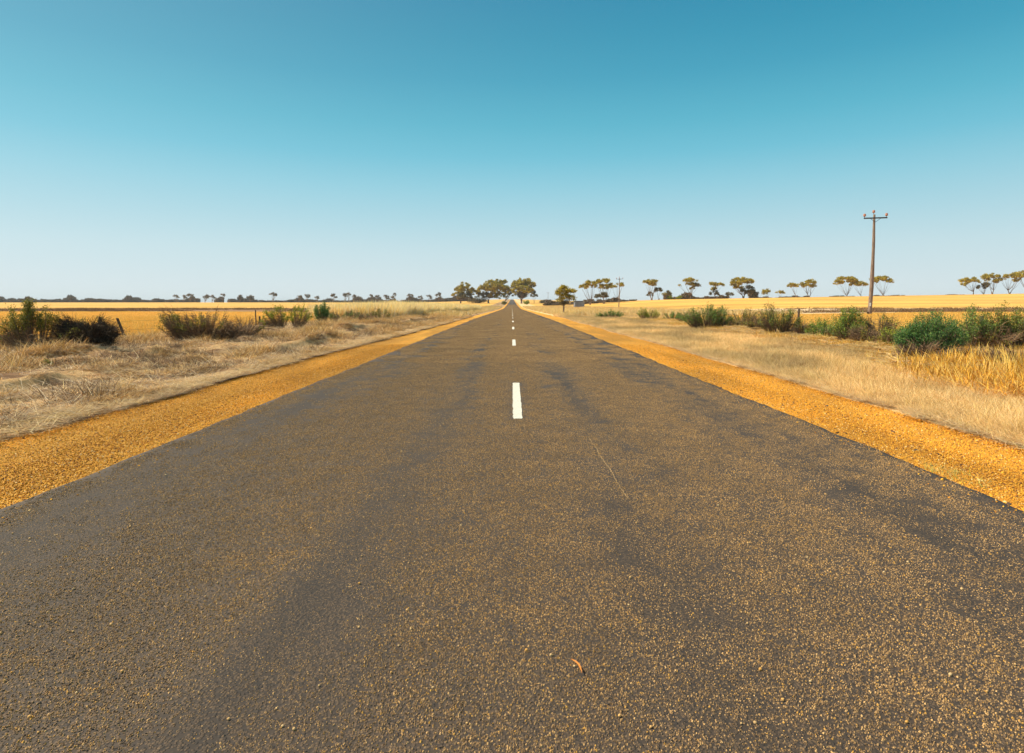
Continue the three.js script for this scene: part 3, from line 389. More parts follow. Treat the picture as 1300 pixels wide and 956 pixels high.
bush('spreading_bush', 774, 54, 404, { seed: 31, w: 2.4, h: 0.75, stems: 26, leafy: 0.7, leaf: 0.08, leaves: 60, green: SALT, twigs: 12, lobes: [[-0.7, 0.5, 0.7, 0.5], [0.1, 0.6, 1], [0.8, 0.45, 0.8]] }, 'low spreading green bush nearest the small roadside tree', GR);
bush('yellowish_bush', 823, 46.7, 407, { seed: 32, w: 1.9, h: 0.92, stems: 26, leafy: 0.75, leaf: 0.075, leaves: 60, green: LIME, twigs: 12, lobes: [[-0.45, 0.45, 1], [0.3, 0.6, 0.85]] }, 'yellow green bush between two darker low bushes', GR);
bush('little_bush', 854, 44.7, 408, { seed: 33, w: 1.3, h: 0.68, stems: 20, leafy: 0.8, leaf: 0.07, leaves: 60, green: SALT, twigs: 10 }, 'little round green bush before a yellow green bush', GR);
bush('big_bush', 897, 29.5, 420, { seed: 34, w: 2.2, h: 1.2, stems: 60, leafy: 0.7, leaves: 90, leaf: 0.055, from: 0.5, green: SALT, twigs: 20, lobes: [[-0.6, 0.45, 0.8, 0.7], [0.05, 0.55, 0.98], [0.62, 0.5, 0.92]] }, 'big blue green bush above brown twigs and golden grass', GR);
bush('ragged_bush', 944, 32, 412, { seed: 35, w: 1.6, h: 0.98, stems: 30, leafy: 0.55, leaves: 70, leaf: 0.06, green: OLIVE, twigs: 22 }, 'ragged olive bush between big bush and the fence post', GR);
bush('twin_bush', 990, 24, 428, { seed: 36, w: 1.8, h: 1.18, stems: 56, leafy: 0.65, leaves: 90, from: 0.5, green: [...OLIVE, ...SALT], twigs: 24, lobes: [[-0.35, 0.42, 1.0], [0.3, 0.46, 0.92, 0.75]] }, 'mixed green and brown bush beside the lone fence post', GR);
bush('bright_bush', 1045, 22.8, 430, { seed: 37, w: 1.1, h: 0.68, stems: 38, leafy: 0.95, leaves: 110, from: 0.3, green: LIME.concat(SALT), twigs: 8 }, 'small bright green cushion bush past the lone fence post', GR);
bush('leafy_bush', 1078, 19, 440, { seed: 38, w: 1.05, h: 1.06, stems: 40, leafy: 0.95, leaves: 110, from: 0.55, green: SALT.concat(LIME), twigs: 18 }, 'leafy bright green bush in front of the power pole', GR);
bush('brown_bush', 1118, 18.7, 440, { seed: 39, w: 1.35, h: 0.86, stems: 42, leafy: 0.45, leaves: 90, from: 0.5, green: OLIVE.concat(SALT), twigs: 34 }, 'brown and green bush between leafy bright and domed bush', GR);
bush('domed_bush', 1180, 13.9, 460, { seed: 40, w: 1.42, h: 0.96, stems: 130, leafy: 1, leaves: 120, from: 0.35, spread: 0.085, leaf: 0.036, green: BLUE, twigs: 6, dome: 0.72, lobes: [[0.08, 0.6, 1.0], [-0.42, 0.28, 0.75]] }, 'dense domed blue green bush standing over golden grass', GR);
bush('shaggy_bush', 1233, 16.4, 430, { seed: 41, w: 1.1, h: 1.08, stems: 38, leafy: 0.9, leaves: 100, from: 0.4, green: SALT, twigs: 14 }, 'shaggy green bush beside the dark broken stump', GR);
bush('end_bush', 1290, 16.5, 445, { seed: 42, w: 1.8, h: 1.16, stems: 80, leafy: 0.8, leaves: 100, from: 0.5, green: SALT.concat(OLIVE), twigs: 26, lobes: [[-0.5, 0.36, 1.05], [0.2, 0.6, 0.95]] }, 'tall green topped bush with dead brown skirt in golden grass', GR);
for (const [px, d, w, h, seed, leafy, green, name, label] of [
  [450, 42, 1.3, 0.7, 19, 0.4, SALT, 'scrubby_bush', 'scrubby low bush between grey bush and green capped bush'], [466, 36, 1.0, 0.55, 20, 0.1, OLIVE, 'withered_bush', 'withered brown bush on the tan bank before feather grass'], [310, 21, 1.5, 0.6, 21, 0.05, OLIVE, 'fallen_bush', 'collapsed dead bush touching the wide brown bush'], [20, 15.6, 0.9, 0.5, 22, 0.25, OLIVE, 'stunted_bush', 'stunted brown bush at the foot of the open green bush']])
  bush(name, px, d, 0, { seed, w, h, stems: 24, leafy, leaves: 70, leaf: 0.055, green, twigs: 24 }, label, GL);
for (const [px, d, w, h, seed, leafy, green, name, label] of [
  [872, 40, 1.5, 0.8, 131, 0.6, SALT, 'dusty_bush', 'dusty green bush next to the big bush'], [925, 30.5, 1.3, 0.8, 132, 0.45, OLIVE, 'thorny_bush', 'thorny brown green bush touching the big bush'], [965, 27, 1.3, 0.85, 133, 0.4, OLIVE, 'tangled_bush', 'tangled olive bush next to the mixed bush'], [1022, 23.5, 0.9, 0.6, 134, 0.2, OLIVE, 'dry_bush', 'dry brown bush at the foot of the lone post'], [1060, 20.4, 1.0, 0.7, 135, 0.55, SALT, 'thick_bush', 'thick green bush behind the small bright cushion bush'], [1098, 18.2, 1.0, 0.72, 136, 0.15, OLIVE, 'rusty_bush', 'rust brown dead bush below the leafy bright bush'], [1143, 17.2, 1.2, 0.78, 137, 0.6, LIME, 'speckled_bush', 'speckled yellow green bush against the dense domed bush'], [1205, 17.4, 1.3, 0.84, 138, 0.7, SALT, 'backing_bush', 'green bush just behind the dense domed bush'], [1262, 16.2, 1.1, 0.8, 139, 0.35, OLIVE, 'scruffy_bush', 'scruffy brown bush between stump and tall green topped bush'], [1170, 13.3, 0.9, 0.42, 140, 0, OLIVE, 'dead_skirt', 'dark dead brush under the dense domed bush'], [1292, 11.6, 1.0, 0.5, 141, 0, OLIVE, 'bramble', 'brown bramble sunk in golden grass below the tall bush'], [1238, 12.8, 0.8, 0.38, 142, 0, OLIVE, 'bramble', 'brown bramble in golden grass beside the dense domed bush']])
  bush(name, px, d, 0, { seed, w, h: h * 0.82, stems: 30, leafy, leaves: 80, leaf: 0.05, from: 0.45, green, twigs: 28 }, label, GR);
for (const [px, d, w, h, seed, label] of [[640, 420, 3.4, 2.2, 51, 'dark round shrub at the road edge under tall trees'], [668, 430, 5.0, 3.0, 52, 'bright lime shrub under the great roadside tree']])
  bush('roadside_shrub', px, d, 0, { seed, w, h, stems: 26, leafy: 1, leaves: 60, leaf: 0.5, spread: 0.5, from: 0.15, green: seed === 51 ? OLIVE : LIME, twigs: 0 }, label);

// ---------- fences ----------
const woodMat = (seed, a, b) => new THREE.MeshStandardMaterial({ roughness: 0.95, map: dataTexture(128, 256, (D, W, H) => { for (let j = 0; j < H; j++) for (let i = 0; i < W; i++) { const n = clamp(0.5 + 1.3 * (fbm(i * 0.22 + seed, j * 0.02, 4) - 0.5) + 0.5 * (noise(i * 0.9, j * 0.05) - 0.5)), c = mix3(a, b, n), o = (j * W + i) * 4; D[o] = toS(c[0]); D[o + 1] = toS(c[1]); D[o + 2] = toS(c[2]); D[o + 3] = 255; } }) });
const postMat = woodMat(4, [0.035, 0.025, 0.018], [0.15, 0.105, 0.07]), poleMat = woodMat(9, [0.14, 0.095, 0.07], [0.42, 0.31, 0.24]);
function knobbly(h, r0, r1, seed, lean = [0, 0], rings = 10, sides = 9) { const m = new Mesher(), r = rng(seed), ox = r() * 9; for (let k = 0; k <= rings; k++) { const t = k / rings, R = mix(r0, r1, t) * (0.92 + 0.16 * noise(t * 5 + ox, 1)), cx = lean[0] * t + r0 * 0.5 * (noise(t * 3, ox) - 0.5), cz = lean[1] * t; for (let s = 0; s <= sides; s++) { const a = s / sides * TAU, q = R * (0.9 + 0.2 * noise(Math.cos(a) * 2 + 5, Math.sin(a) * 2 + t * 2 + ox)); m.v(cx + Math.cos(a) * q, h * t, cz + Math.sin(a) * q); m.uv.push(s / sides, t * h / 2); } } for (let k = 0; k < rings; k++) for (let s = 0; s < sides; s++) { const a = k * (sides + 1) + s; m.quad(a, a + sides + 1, a + sides + 2, a + 1); } const c = m.v(lean[0], h + r1 * 0.2, lean[1]); m.uv.push(0.5, 0.5); for (let s = 0; s < sides; s++) m.tri(rings * (sides + 1) + s, c, rings * (sides + 1) + s + 1); return m.geometry(); }
const posts = [[127, 19.6, 0.98, 0.04, [-0.02, 0], 'dark fence post rising behind the two humped dead bush'], [161, 20.4, 0.86, 0.05, [-0.24, 0.1], 'dark wooden fence post leaning over beside the dead bush'], [325.5, 31.6, 1.04, 0.035, [-0.03, 0], 'thin tall fence post of the pair by yellow green bush'], [330, 31.2, 0.74, 0.055, [0, 0], 'short thick fence post of the pair by yellow green bush'], [1014, 28, 1.12, 0.05, [0, 0], 'lone dark fence post beside a mixed green bush'], [1245, 17.1, 1.02, 0.06, [0.03, 0], 'dark broken stump post beside shaggy green bush']];
const tops = [];
posts.forEach(([px, d, h, rad, lean, label], k) => { const x = (px - 650) / F * d, y = land(x, d); const g = thing('fence_post', label, 'fence post', V(x, y - 0.05, -d), 'old fence posts'); part('post', knobbly(h, rad, rad * 0.85, 700 + k, lean), postMat, g); tops.push([x, y, d]); });
const wireMat = new THREE.MeshStandardMaterial({ color: new THREE.Color().setRGB(0.16, 0.12, 0.09), metalness: 0.6, roughness: 0.6 });
for (const [side, x, names] of [[-1, -13.1, ['upper rusty wire of the fence behind the dead bush', 'lower rusty wire of the fence behind the dead bush']], [1, 13.1, ['upper rusty wire of the fence before the power pole', 'lower rusty wire of the fence before the power pole']]]) [0.68, 0.38].forEach((h, k) => {
  const m = new Mesher(), pts = [], rad = []; for (let d = 13; d <= 90; d += 2) { pts.push(V(x + 0.06 * (noise(d * 0.2, k) - 0.5), land(x, d) + h - 0.06 * Math.sin((d % 11) / 11 * Math.PI), -d)); rad.push(0.0028); } m.tube(pts, rad, 4); const w = new THREE.Mesh(m.geometry(), wireMat); w.name = numbered('fence_wire'); w.castShadow = w.receiveShadow = true; scene.add(w); tag(w, names[k], 'fence wire', 'rusty fence wires'); });

// ---------- power poles ----------
const clayMat = new THREE.MeshStandardMaterial({ color: new THREE.Color().setRGB(0.42, 0.17, 0.10), roughness: 0.35 }), ironMat = new THREE.MeshStandardMaterial({ color: new THREE.Color().setRGB(0.09, 0.08, 0.08), roughness: 0.6, metalness: 0.7 }), plateMat = new THREE.MeshStandardMaterial({ color: new THREE.Color().setRGB(0.75, 0.75, 0.72), roughness: 0.5 });
function powerPole(px, d, h, label, detailed) {
  const x = (px - 650) / F * d, g = thing('power_pole', label, 'power pole', V(x, land(x, d) - 0.1, -d), 'power poles across the right paddock');
  part('shaft', knobbly(h, 0.19, 0.10, 801, [0.12, 0], 22, 12), poleMat, g);
  const arm = part('crossarm', new THREE.BoxGeometry(2.05, 0.11, 0.09), ironMat, g); arm.position.set(0.12, h - 0.32, 0.14); arm.rotation.z = 0.03;
  const prof = [[0, 0], [0.055, 0], [0.06, 0.05], [0.125, 0.06], [0.13, 0.10], [0.085, 0.13], [0.115, 0.17], [0.10, 0.23], [0.05, 0.27], [0, 0.28]].map(([a, b]) => new THREE.Vector2(a, b)), ins = new THREE.LatheGeometry(prof, 14), pin = new THREE.CylinderGeometry(0.018, 0.018, 0.14, 8);
  for (const [ix, iy, iz] of [[-0.86, h - 0.22, 0.14], [1.08, h - 0.16, 0.14], [0.02, h + 0.12, 0.0]]) { const i = part('insulator', ins, clayMat, g); i.position.set(ix, iy, iz); const p = part('pin', pin, ironMat, i); p.position.y = -0.05; }
  for (const s of [-1, 1]) { const b = part('brace', new THREE.BoxGeometry(0.62, 0.03, 0.02), ironMat, g); b.position.set(0.12 + s * 0.25, h - 0.5, 0.12); b.rotation.z = s * 0.6; }
  if (detailed) { const p = part('number_plate', new THREE.BoxGeometry(0.12, 0.3, 0.012), plateMat, g); p.position.set(-0.1, 1.05, 0.17); p.rotation.y = -0.45; const s = part('base_stub', knobbly(0.36, 0.09, 0.07, 805), postMat, g); s.position.set(-0.24, 0.05, 0.06); }
  return g;
}
powerPole(1104, 55, 9.0, 'tall weathered wooden power pole standing behind the fence', true);
powerPole(785.5, 190, 9.0, 'distant wooden power pole in front of umbrella topped trees');
powerPole(695.5, 500, 9.0, 'tiny far power pole beside the great roadside tree');

// ---------- trees ----------
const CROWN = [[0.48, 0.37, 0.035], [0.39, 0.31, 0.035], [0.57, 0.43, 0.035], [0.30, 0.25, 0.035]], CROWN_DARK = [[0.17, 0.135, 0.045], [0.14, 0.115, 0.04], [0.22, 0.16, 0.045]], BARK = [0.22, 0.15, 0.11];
// pads: leafy cushions [x, y, rx, ry] in the photograph's pixels at distance d; stem: foot in pixels
function tree(name, d, footX, pads, o, label, group) {
  const foot = V((footX - 650) / F * d, 0, -d); foot.y = land(foot.x, d) - 0.1; const g = thing(name, label, 'tree', foot, group), r = rng(o.seed), wood = new Mesher(), crown = new Mesher(), k = d / F;
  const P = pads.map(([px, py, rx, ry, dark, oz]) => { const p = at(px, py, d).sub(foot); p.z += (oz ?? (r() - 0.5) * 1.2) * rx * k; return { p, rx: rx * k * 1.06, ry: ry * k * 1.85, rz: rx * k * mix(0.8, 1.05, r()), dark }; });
  const topR = (o.trunk || 0.3), forkY = (o.fork ?? 0.22) * Math.max(...P.map((q) => q.p.y));
  const stems = o.stems || 1, forks = []; for (let s = 0; s < stems; s++) { const a = s / stems * TAU + r(), sp = (stems > 1 ? 0.5 + 0.4 * r() : 0.12) * Math.min(1, forkY / 1.6), f = V(Math.cos(a) * sp, forkY * (0.8 + 0.4 * r()), Math.sin(a) * sp); forks.push(f); wood.tube([V(Math.cos(a) * topR * 0.5 * (stems - 1), 0, Math.sin(a) * topR * 0.5 * (stems - 1)), f.clone().multiplyScalar(0.5), f], [topR * 1.25, topR, topR * 0.85], 7, BARK); }
  P.forEach((q, qi) => {
    const area = q.rx * q.rz, nb = Math.max(3, Math.min(9, Math.round(q.rx * 1.6)));
    const f = forks.reduce((a, b) => a.distanceTo(q.p) < b.distanceTo(q.p) ? a : b);
    for (let b = 0; b < nb; b++) { const a = b / nb * TAU + r(), e = V(q.p.x + Math.cos(a) * q.rx * 0.72, q.p.y + q.ry * (0.05 + 0.3 * r()), q.p.z + Math.sin(a) * q.rz * 0.72), mid = f.clone().lerp(e, 0.5); mid.y -= 0.06 * e.distanceTo(f) * (r() + 0.2); mid.x += (r() - 0.5) * 0.5; const R = topR * 0.42 / Math.sqrt(P.length * 0.5 + 0.5);
      wood.tube([f, f.clone().lerp(mid, 0.55).add(V((r() - 0.5) * 0.2, 0, (r() - 0.5) * 0.2)), mid, mid.clone().lerp(e, 0.6), e], [R * 1.2, R, R * 0.8, R * 0.5, R * 0.2], 5, BARK); }
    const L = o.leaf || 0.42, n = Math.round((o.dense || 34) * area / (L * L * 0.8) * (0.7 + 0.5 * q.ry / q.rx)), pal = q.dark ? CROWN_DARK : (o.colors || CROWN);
    const clumps = Math.max(10, Math.round(area * (o.clumpy || 3.2))), cl = []; for (let c = 0; c < clumps; c++) { const a = r() * TAU, s = Math.sqrt(r()), dome = Math.sqrt(Math.max(0, 1 - s * s)); cl.push([Math.cos(a) * s, mix(-0.35, 1, Math.pow(r(), 0.45)) * (0.15 + 0.85 * dome) * mix(0.85, 1.1, r()), Math.sin(a) * s, mix(0.75, 1.25, r())]); }
    const cr = Math.max(0.28, q.rx / Math.sqrt(clumps) * 1.15);
    for (let j = 0; j < n; j++) { const c = cl[(r() * clumps) | 0], a = r() * TAU, u = r() * 2 - 1, w = Math.sqrt(1 - u * u), s = cr * Math.cbrt(r()); const base = pal[(r() * pal.length) | 0], v = c[3] * (0.75 + 0.5 * r());
      crown.leaf(q.p.x + c[0] * q.rx + Math.cos(a) * w * s, q.p.y + c[1] * q.ry + u * s * 0.62, q.p.z + c[2] * q.rz + Math.sin(a) * w * s, L * (0.6 + 0.8 * r()), L * 0.5, r, base.map((z) => z * v), 0.8); }
  });
  part('trunk', wood.geometry(), barkMat, g); part('crown', crown.geometry(false), leafMat, g); return g;
}
const GT = 'trees standing along the far side of the paddock', GRD = 'trees lining the far end of the road';
// small tree close to the right shoulder
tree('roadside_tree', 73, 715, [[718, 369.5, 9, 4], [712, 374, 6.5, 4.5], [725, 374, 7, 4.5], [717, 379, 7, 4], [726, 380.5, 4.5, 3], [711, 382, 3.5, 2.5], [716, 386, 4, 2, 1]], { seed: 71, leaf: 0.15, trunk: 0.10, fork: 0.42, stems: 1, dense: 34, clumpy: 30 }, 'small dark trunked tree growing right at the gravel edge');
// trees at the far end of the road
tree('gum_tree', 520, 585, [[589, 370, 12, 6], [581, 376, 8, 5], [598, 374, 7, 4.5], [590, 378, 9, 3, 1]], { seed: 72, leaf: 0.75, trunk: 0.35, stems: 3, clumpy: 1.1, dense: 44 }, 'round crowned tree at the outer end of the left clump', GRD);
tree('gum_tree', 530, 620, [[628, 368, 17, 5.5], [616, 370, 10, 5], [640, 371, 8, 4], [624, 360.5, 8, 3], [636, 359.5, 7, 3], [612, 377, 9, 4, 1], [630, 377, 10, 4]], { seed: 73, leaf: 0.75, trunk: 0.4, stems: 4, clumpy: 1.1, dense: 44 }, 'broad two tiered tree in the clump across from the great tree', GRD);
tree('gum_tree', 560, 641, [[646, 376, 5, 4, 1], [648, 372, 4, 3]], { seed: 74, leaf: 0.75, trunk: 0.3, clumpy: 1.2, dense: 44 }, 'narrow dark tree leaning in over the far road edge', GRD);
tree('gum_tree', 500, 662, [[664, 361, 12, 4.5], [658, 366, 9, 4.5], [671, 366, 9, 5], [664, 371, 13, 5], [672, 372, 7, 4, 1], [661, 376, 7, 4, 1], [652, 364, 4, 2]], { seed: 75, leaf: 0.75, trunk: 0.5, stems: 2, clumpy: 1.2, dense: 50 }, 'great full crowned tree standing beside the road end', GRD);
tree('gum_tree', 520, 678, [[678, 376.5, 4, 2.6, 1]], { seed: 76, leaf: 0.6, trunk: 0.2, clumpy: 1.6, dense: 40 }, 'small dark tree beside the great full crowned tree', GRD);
for (const [px, w, h, seed, label] of [[606, 26, 7, 61, 'brown understorey thicket below the left tree clump'], [690, 10, 3, 62, 'low brown thicket beside the great tree']]) { const d = 535, x = (px - 650) / F * d; bush('thicket', px, d, 0, { seed, w: w * d / F, h: h * d / F, stems: 60, leafy: 1, leaves: 40, leaf: 0.8, spread: 1.2, from: 0.1, green: CROWN_DARK, twigs: 0, depth: 0.5 }, label); }
// umbrella trees across the right-hand paddock
const U = (d, foot, pads, seed, label, o = {}) => tree('umbrella_tree', d, foot, pads, { seed, leaf: 0.5, trunk: 0.22, stems: 2, clumpy: 2.2, dense: 40, fork: 0.2, ...o }, label, GT);
U(300, 749, [[748, 361.5, 8, 2.6], [742, 366, 6, 2.4], [754, 364, 4, 2]], 81, 'vase shaped tree behind the grey shed');
U(310, 767, [[766, 358.5, 9, 2.5], [758, 360, 5, 2], [768, 365.5, 8, 2.6], [774, 363, 4, 2]], 82, 'double layered tree next to a distant pole');
U(305, 783, [[786, 363, 5, 2.2], [779, 365, 4, 2], [789, 362, 2.5, 1.5]], 83, 'thin leaning tree right behind a distant pole', { trunk: 0.14, stems: 1 });
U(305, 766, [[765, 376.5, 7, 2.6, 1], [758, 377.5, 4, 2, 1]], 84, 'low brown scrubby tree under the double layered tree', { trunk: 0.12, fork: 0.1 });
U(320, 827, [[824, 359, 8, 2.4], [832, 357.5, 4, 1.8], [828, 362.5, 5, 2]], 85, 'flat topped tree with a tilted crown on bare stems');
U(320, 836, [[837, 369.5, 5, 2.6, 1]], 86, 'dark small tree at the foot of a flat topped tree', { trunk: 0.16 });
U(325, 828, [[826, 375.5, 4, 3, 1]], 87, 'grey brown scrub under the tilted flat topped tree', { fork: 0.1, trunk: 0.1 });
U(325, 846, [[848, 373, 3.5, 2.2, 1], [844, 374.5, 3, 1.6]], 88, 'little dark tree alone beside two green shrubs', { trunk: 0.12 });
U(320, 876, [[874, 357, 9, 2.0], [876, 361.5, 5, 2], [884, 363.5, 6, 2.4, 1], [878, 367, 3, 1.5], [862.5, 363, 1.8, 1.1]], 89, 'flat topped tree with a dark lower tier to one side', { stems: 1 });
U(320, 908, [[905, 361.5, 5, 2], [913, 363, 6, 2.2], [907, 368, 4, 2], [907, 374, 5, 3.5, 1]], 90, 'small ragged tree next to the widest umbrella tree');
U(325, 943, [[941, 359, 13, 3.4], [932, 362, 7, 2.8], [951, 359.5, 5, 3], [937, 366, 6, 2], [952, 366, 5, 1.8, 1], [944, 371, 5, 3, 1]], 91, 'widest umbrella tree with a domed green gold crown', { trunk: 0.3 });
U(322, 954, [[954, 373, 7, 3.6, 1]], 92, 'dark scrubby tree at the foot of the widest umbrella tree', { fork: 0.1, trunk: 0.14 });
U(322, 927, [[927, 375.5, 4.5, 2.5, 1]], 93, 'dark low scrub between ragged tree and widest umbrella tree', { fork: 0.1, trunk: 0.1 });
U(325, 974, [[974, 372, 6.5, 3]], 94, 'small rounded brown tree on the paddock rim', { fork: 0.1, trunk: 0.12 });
U(325, 990, [[990, 372.2, 4.6, 1.6]], 95, 'tiny flat topped tree on the paddock rim', { trunk: 0.1 });
U(330, 1010, [[1009, 364, 7, 2.4]], 96, 'shorter tree of a touching pair on the rim', { trunk: 0.16 });
U(330, 1026, [[1027, 359.2, 8, 2.4], [1021, 363, 6, 2.4], [1032, 364, 5, 2]], 97, 'taller tree of a touching pair on the rim');
U(330, 1074, [[1074, 357.5, 13, 3.6], [1065, 360.5, 6, 2.8], [1084, 358, 6, 2.6]], 98, 'broad umbrella tree seen next to the near power pole', { fork: 0.06, stems: 4, trunk: 0.15 });
U(327, 1092, [[1091, 362, 9, 2.6]], 99, 'lower umbrella tree overlapping the broad one', { fork: 0.08, stems: 3, trunk: 0.13 });
U(330, 1120, [[1121, 355.5, 12, 2.8], [1111, 358, 4, 2], [1130, 358, 4, 2]], 100, 'lone umbrella tree right behind the near power pole', { fork: 0.06, stems: 4, trunk: 0.15 });
U(335, 1234, [[1234, 358.5, 11, 3.6], [1225, 362, 4, 2]], 101, 'umbrella tree at the near end of the row beyond stumps', { stems: 1 });
U(335, 1247, [[1245, 366, 6, 4, 1], [1250, 361.5, 4, 2, 1]], 102, 'dark round tree inside the row of umbrella trees', { fork: 0.1 });
U(338, 1258, [[1259, 352.5, 10, 2.6], [1264, 358, 5, 2.2], [1254, 356, 4, 2]], 103, 'tall slim umbrella tree in the middle of the row');
U(336, 1280, [[1281, 353, 11, 3.4], [1291, 357, 5, 1.6], [1273, 356, 4, 2]], 104, 'fork trunked umbrella tree with a dark side branch');
U(345, 1300, [[1300, 349.5, 9, 3]], 105, 'tallest umbrella tree at the far end of the row', { stems: 1 });
for (const [px, d, w, h, seed, label] of [[850, 318, 3.2, 1.8, 111, 'green round shrub under a little dark tree'], [862, 318, 3.4, 1.6, 112, 'lime green shrub next to a flat topped tree']]) bush('paddock_shrub', px, d, 0, { seed, w, h, stems: 24, leafy: 1, leaves: 50, leaf: 0.4, spread: 0.4, from: 0.1, green: LIME, twigs: 0 }, label);

// distant trees on the left skyline, one by one, then the wood behind them
{
  const list = [[224, 375.5, 3, 1.5], [234, 376, 3, 1.6], [242, 375, 4, 1.8], [261, 376, 4, 1.8], [270, 376, 3, 1.5], [283, 373.5, 2.5, 1.2], [305, 376, 3, 1.8], [318, 377, 4, 2], [347, 373, 4.5, 1.6], [380, 376, 3, 1.5], [389, 375, 3.5, 1.8], [402, 377, 3, 1.3], [423, 375, 4, 2], [438, 374, 3.5, 1.6], [443, 372.5, 2.6, 1.2], [449, 375.5, 3, 2], [456, 377.5, 3, 2], [471, 374.5, 2.4, 1], [480, 376.5, 4, 2], [490, 376.5, 4, 2], [501, 373, 2, 1.4], [499, 377.5, 3, 2], [521, 375.5, 4, 2.2], [534, 377, 3, 1.6], [545, 376, 3, 2], [557, 375, 4, 3]];
  const phr = ['left of all the rest', 'beside it'];
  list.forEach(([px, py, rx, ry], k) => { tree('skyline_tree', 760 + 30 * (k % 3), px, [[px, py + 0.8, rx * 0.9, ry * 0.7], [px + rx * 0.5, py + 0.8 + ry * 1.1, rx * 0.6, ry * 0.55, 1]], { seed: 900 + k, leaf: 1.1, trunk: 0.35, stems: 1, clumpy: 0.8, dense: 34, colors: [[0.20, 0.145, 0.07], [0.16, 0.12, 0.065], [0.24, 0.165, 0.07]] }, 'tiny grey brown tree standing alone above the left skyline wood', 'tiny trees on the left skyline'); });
  const r = rng(2024), m = new Mesher(); for (let k = 0; k < 420; k++) m.leaf((r() - 0.5) * 4.4, 0.4 + 3.6 * Math.pow(r(), 0.8), (r() - 0.5) * 4.4, 0.9 + 0.9 * r(), 0.8, r, [0.14 + 0.06 * r(), 0.10 + 0.04 * r(), 0.062]);
  stuff('skyline_wood', m.geometry(false), leafMat, scatter(2030, 3600, (r) => { const px = -60 + 660 * r(), d = 900 + 220 * r(), x = (px - 650) / F * d, n = fbm(px * 0.035, 3, 3); if (px > 180 && n < 0.30) return null; const q = noise(px * 0.33, 7) * noise(px * 0.11, 17) * 2, hgt = (px < 185 ? 1.0 : 0.75) * mix(0.6, 1.5, q); return { x, z: -d, s: mix(0.8, 1.4, r()), sy: hgt * mix(0.6, 1, r()), c: vary(r, 0.8, 1.2) }; }), 'grey brown wood along the left skyline', 'wood');
  stuff('rim_scrub', m.geometry(false), leafMat, scatter(2031, 620, (r) => { const px = 690 + 640 * r(), d = px < 960 ? 345 + 60 * r() : 520 + 80 * r(), x = (px - 650) / F * d; if (fbm(px * 0.03, 9, 3) < 0.44) return null; const q = noise(px * 0.4, 3) * noise(px * 0.13, 5) * 2; return { x, z: -d, s: mix(0.4, 0.8, r()), sy: (px < 800 ? mix(0.15, 0.8, q) : px < 960 ? mix(0.3, 1.4, q) : mix(0.2, 0.6, q)) * mix(0.6, 1, r()), c: vary(r, 0.8, 1.3) }; }), 'dark scrub behind the trees of the right paddock', 'scrub');
}

// ---------- small things ----------
{ // grey corrugated shed beyond the roadside tree
  const d = 230, x = (735 - 650) / F * d, g = thing('corrugated_shed', 'small grey corrugated iron shed in the dry grass', 'shed', V(x, land(x, d) - 0.1, -d)); g.rotation.y = 0.12;
  const zinc = [0.26, 0.30, 0.35].map((v) => new THREE.MeshStandardMaterial({ color: new THREE.Color().setRGB(v * 0.9, v * 0.95, v * 1.1), metalness: 0.35, roughness: 0.5 }));
  const sheet = (w, h) => { const s = new THREE.Shape(); const n = Math.round(w / 0.076), pts = []; for (let k = 0; k <= n * 2; k++) pts.push(new THREE.Vector2(-w / 2 + k / (n * 2) * w, (k & 1) * 0.018)); const all = [...pts, ...pts.slice().reverse().map((p) => new THREE.Vector2(p.x, p.y - 0.004))]; const e = new THREE.ExtrudeGeometry(new THREE.Shape(all), { depth: h, bevelEnabled: false }); e.rotateX(-Math.PI / 2); return e; };
  for (let k = 0; k < 3; k++) { const p = part('wall_sheet', sheet(1.14, 2.3), zinc[k], g); p.position.set(-1.16 + k * 1.16, 0, 1.2 + 0.006 * k); }
  for (const s of [-1, 1]) { const p = part('side_wall', sheet(2.4, 2.3), zinc[1], g); p.rotation.y = s * Math.PI / 2; p.position.set(s * 1.78, 0, 0); }
  const b = part('back_wall', sheet(3.5, 2.5), zinc[0], g); b.position.set(0, 0, -1.22);
  const roof = part('roof', sheet(3.8, 2.8), zinc[2], g); roof.rotation.x = -Math.PI / 2 + 0.06 + Math.PI; roof.rotation.x = Math.PI / 2 - 0.06; roof.position.set(0, 2.42, -1.4);
}
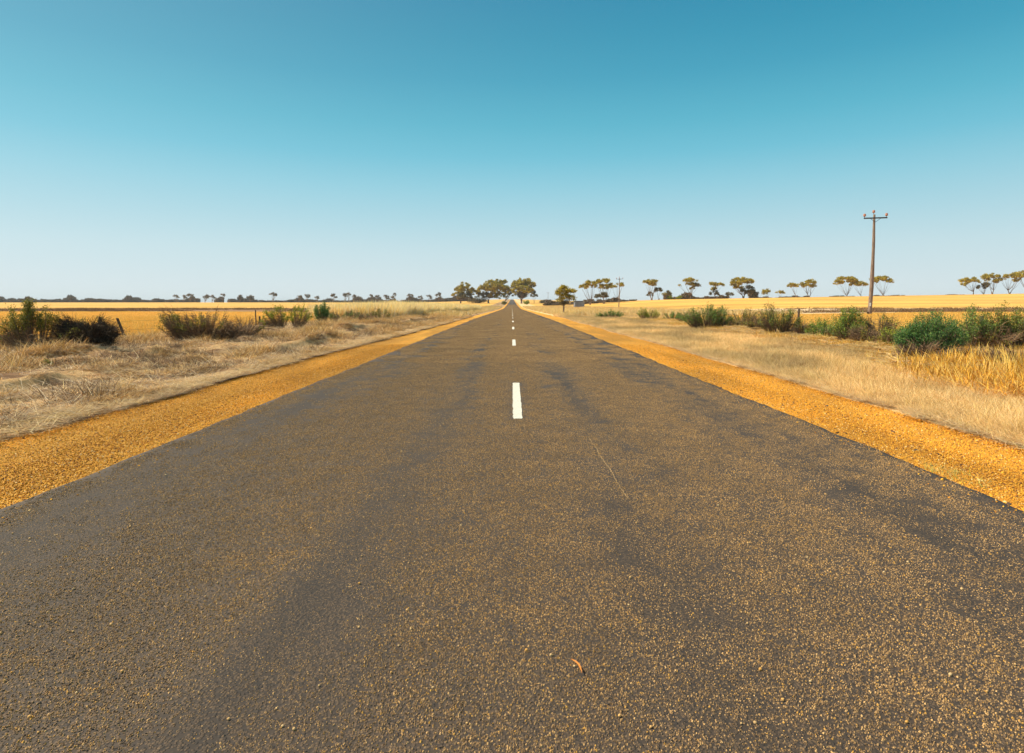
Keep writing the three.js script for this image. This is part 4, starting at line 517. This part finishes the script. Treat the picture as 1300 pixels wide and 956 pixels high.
{ const g = new THREE.Mesh(knobbly(0.09, 0.13, 0.06, 66), new THREE.MeshStandardMaterial({ color: new THREE.Color().setRGB(0.62, 0.56, 0.47), roughness: 0.9 })); const d = 13.4, x = (50 - 650) / F * d; g.name = 'pale_stone'; g.position.set(x, land(x, d), -d); g.castShadow = g.receiveShadow = true; scene.add(g); tag(g, 'pale stone lying on the bank below the open green bush', 'stone'); }
bush('green_weed', 58, 11.8, 472, { seed: 201, w: 0.16, h: 0.16, stems: 8, leafy: 1, leaves: 26, spread: 0.04, leaf: 0.04, from: 0.2, green: LIME, twigs: 0 }, 'small bright green weed on the matted tan bank');
{ // tuft of grass at the right road edge
  const d = 4.72, x = 3.45, g = thing('grass_tuft', 'yellow green grass tuft at the edge of the seal', 'grass tuft', V(x, roadLevel(d) - 0.03, -d)); part('blades', clump(271, { n: 170, rad: 0.16, h: [0.03, 0.11], w: [0.002, 0.004], lean: [0.3, 1.4], curl: [0.05, 0.4], colors: [[0.50, 0.40, 0.09], [0.34, 0.34, 0.06], [0.66, 0.48, 0.14]] }), grassMat, g).scale.set(0.8, 0.8, 2.2); }
{ // dry curled leaf on the road
  const m = new Mesher(), n = 8; for (let k = 0; k <= n; k++) { const t = k / n, w = 0.0045 * Math.sin(Math.PI * (0.08 + 0.88 * t)), X = 0.03 * t + 0.006 * Math.sin(t * 3), Z = 0.085 * t, Y = 0.012 + 0.008 * Math.sin(t * Math.PI); m.v(X - w, Y + 0.003, Z); m.v(X, Y, Z); m.v(X + w, Y + 0.003, Z); } for (let k = 0; k < n; k++) { const a = k * 3; m.quad(a, a + 1, a + 4, a + 3); m.quad(a + 1, a + 2, a + 5, a + 4); }
  const l = new THREE.Mesh(m.geometry(), new THREE.MeshPhysicalMaterial({ color: new THREE.Color().setRGB(0.75, 0.26, 0.02), roughness: 0.7, side: THREE.DoubleSide, transmission: 0.3, thickness: 0 })); l.name = 'dry_leaf'; l.position.set(0.215, roadLevel(2.25) - 0.003, -2.17); l.castShadow = l.receiveShadow = true; scene.add(l); tag(l, 'narrow curled orange dry leaf lying on the road', 'leaf'); }

scene.fog = new THREE.FogExp2(new THREE.Color(0.80, 0.88, 0.95), 0.00012);
renderer.render(scene, camera);
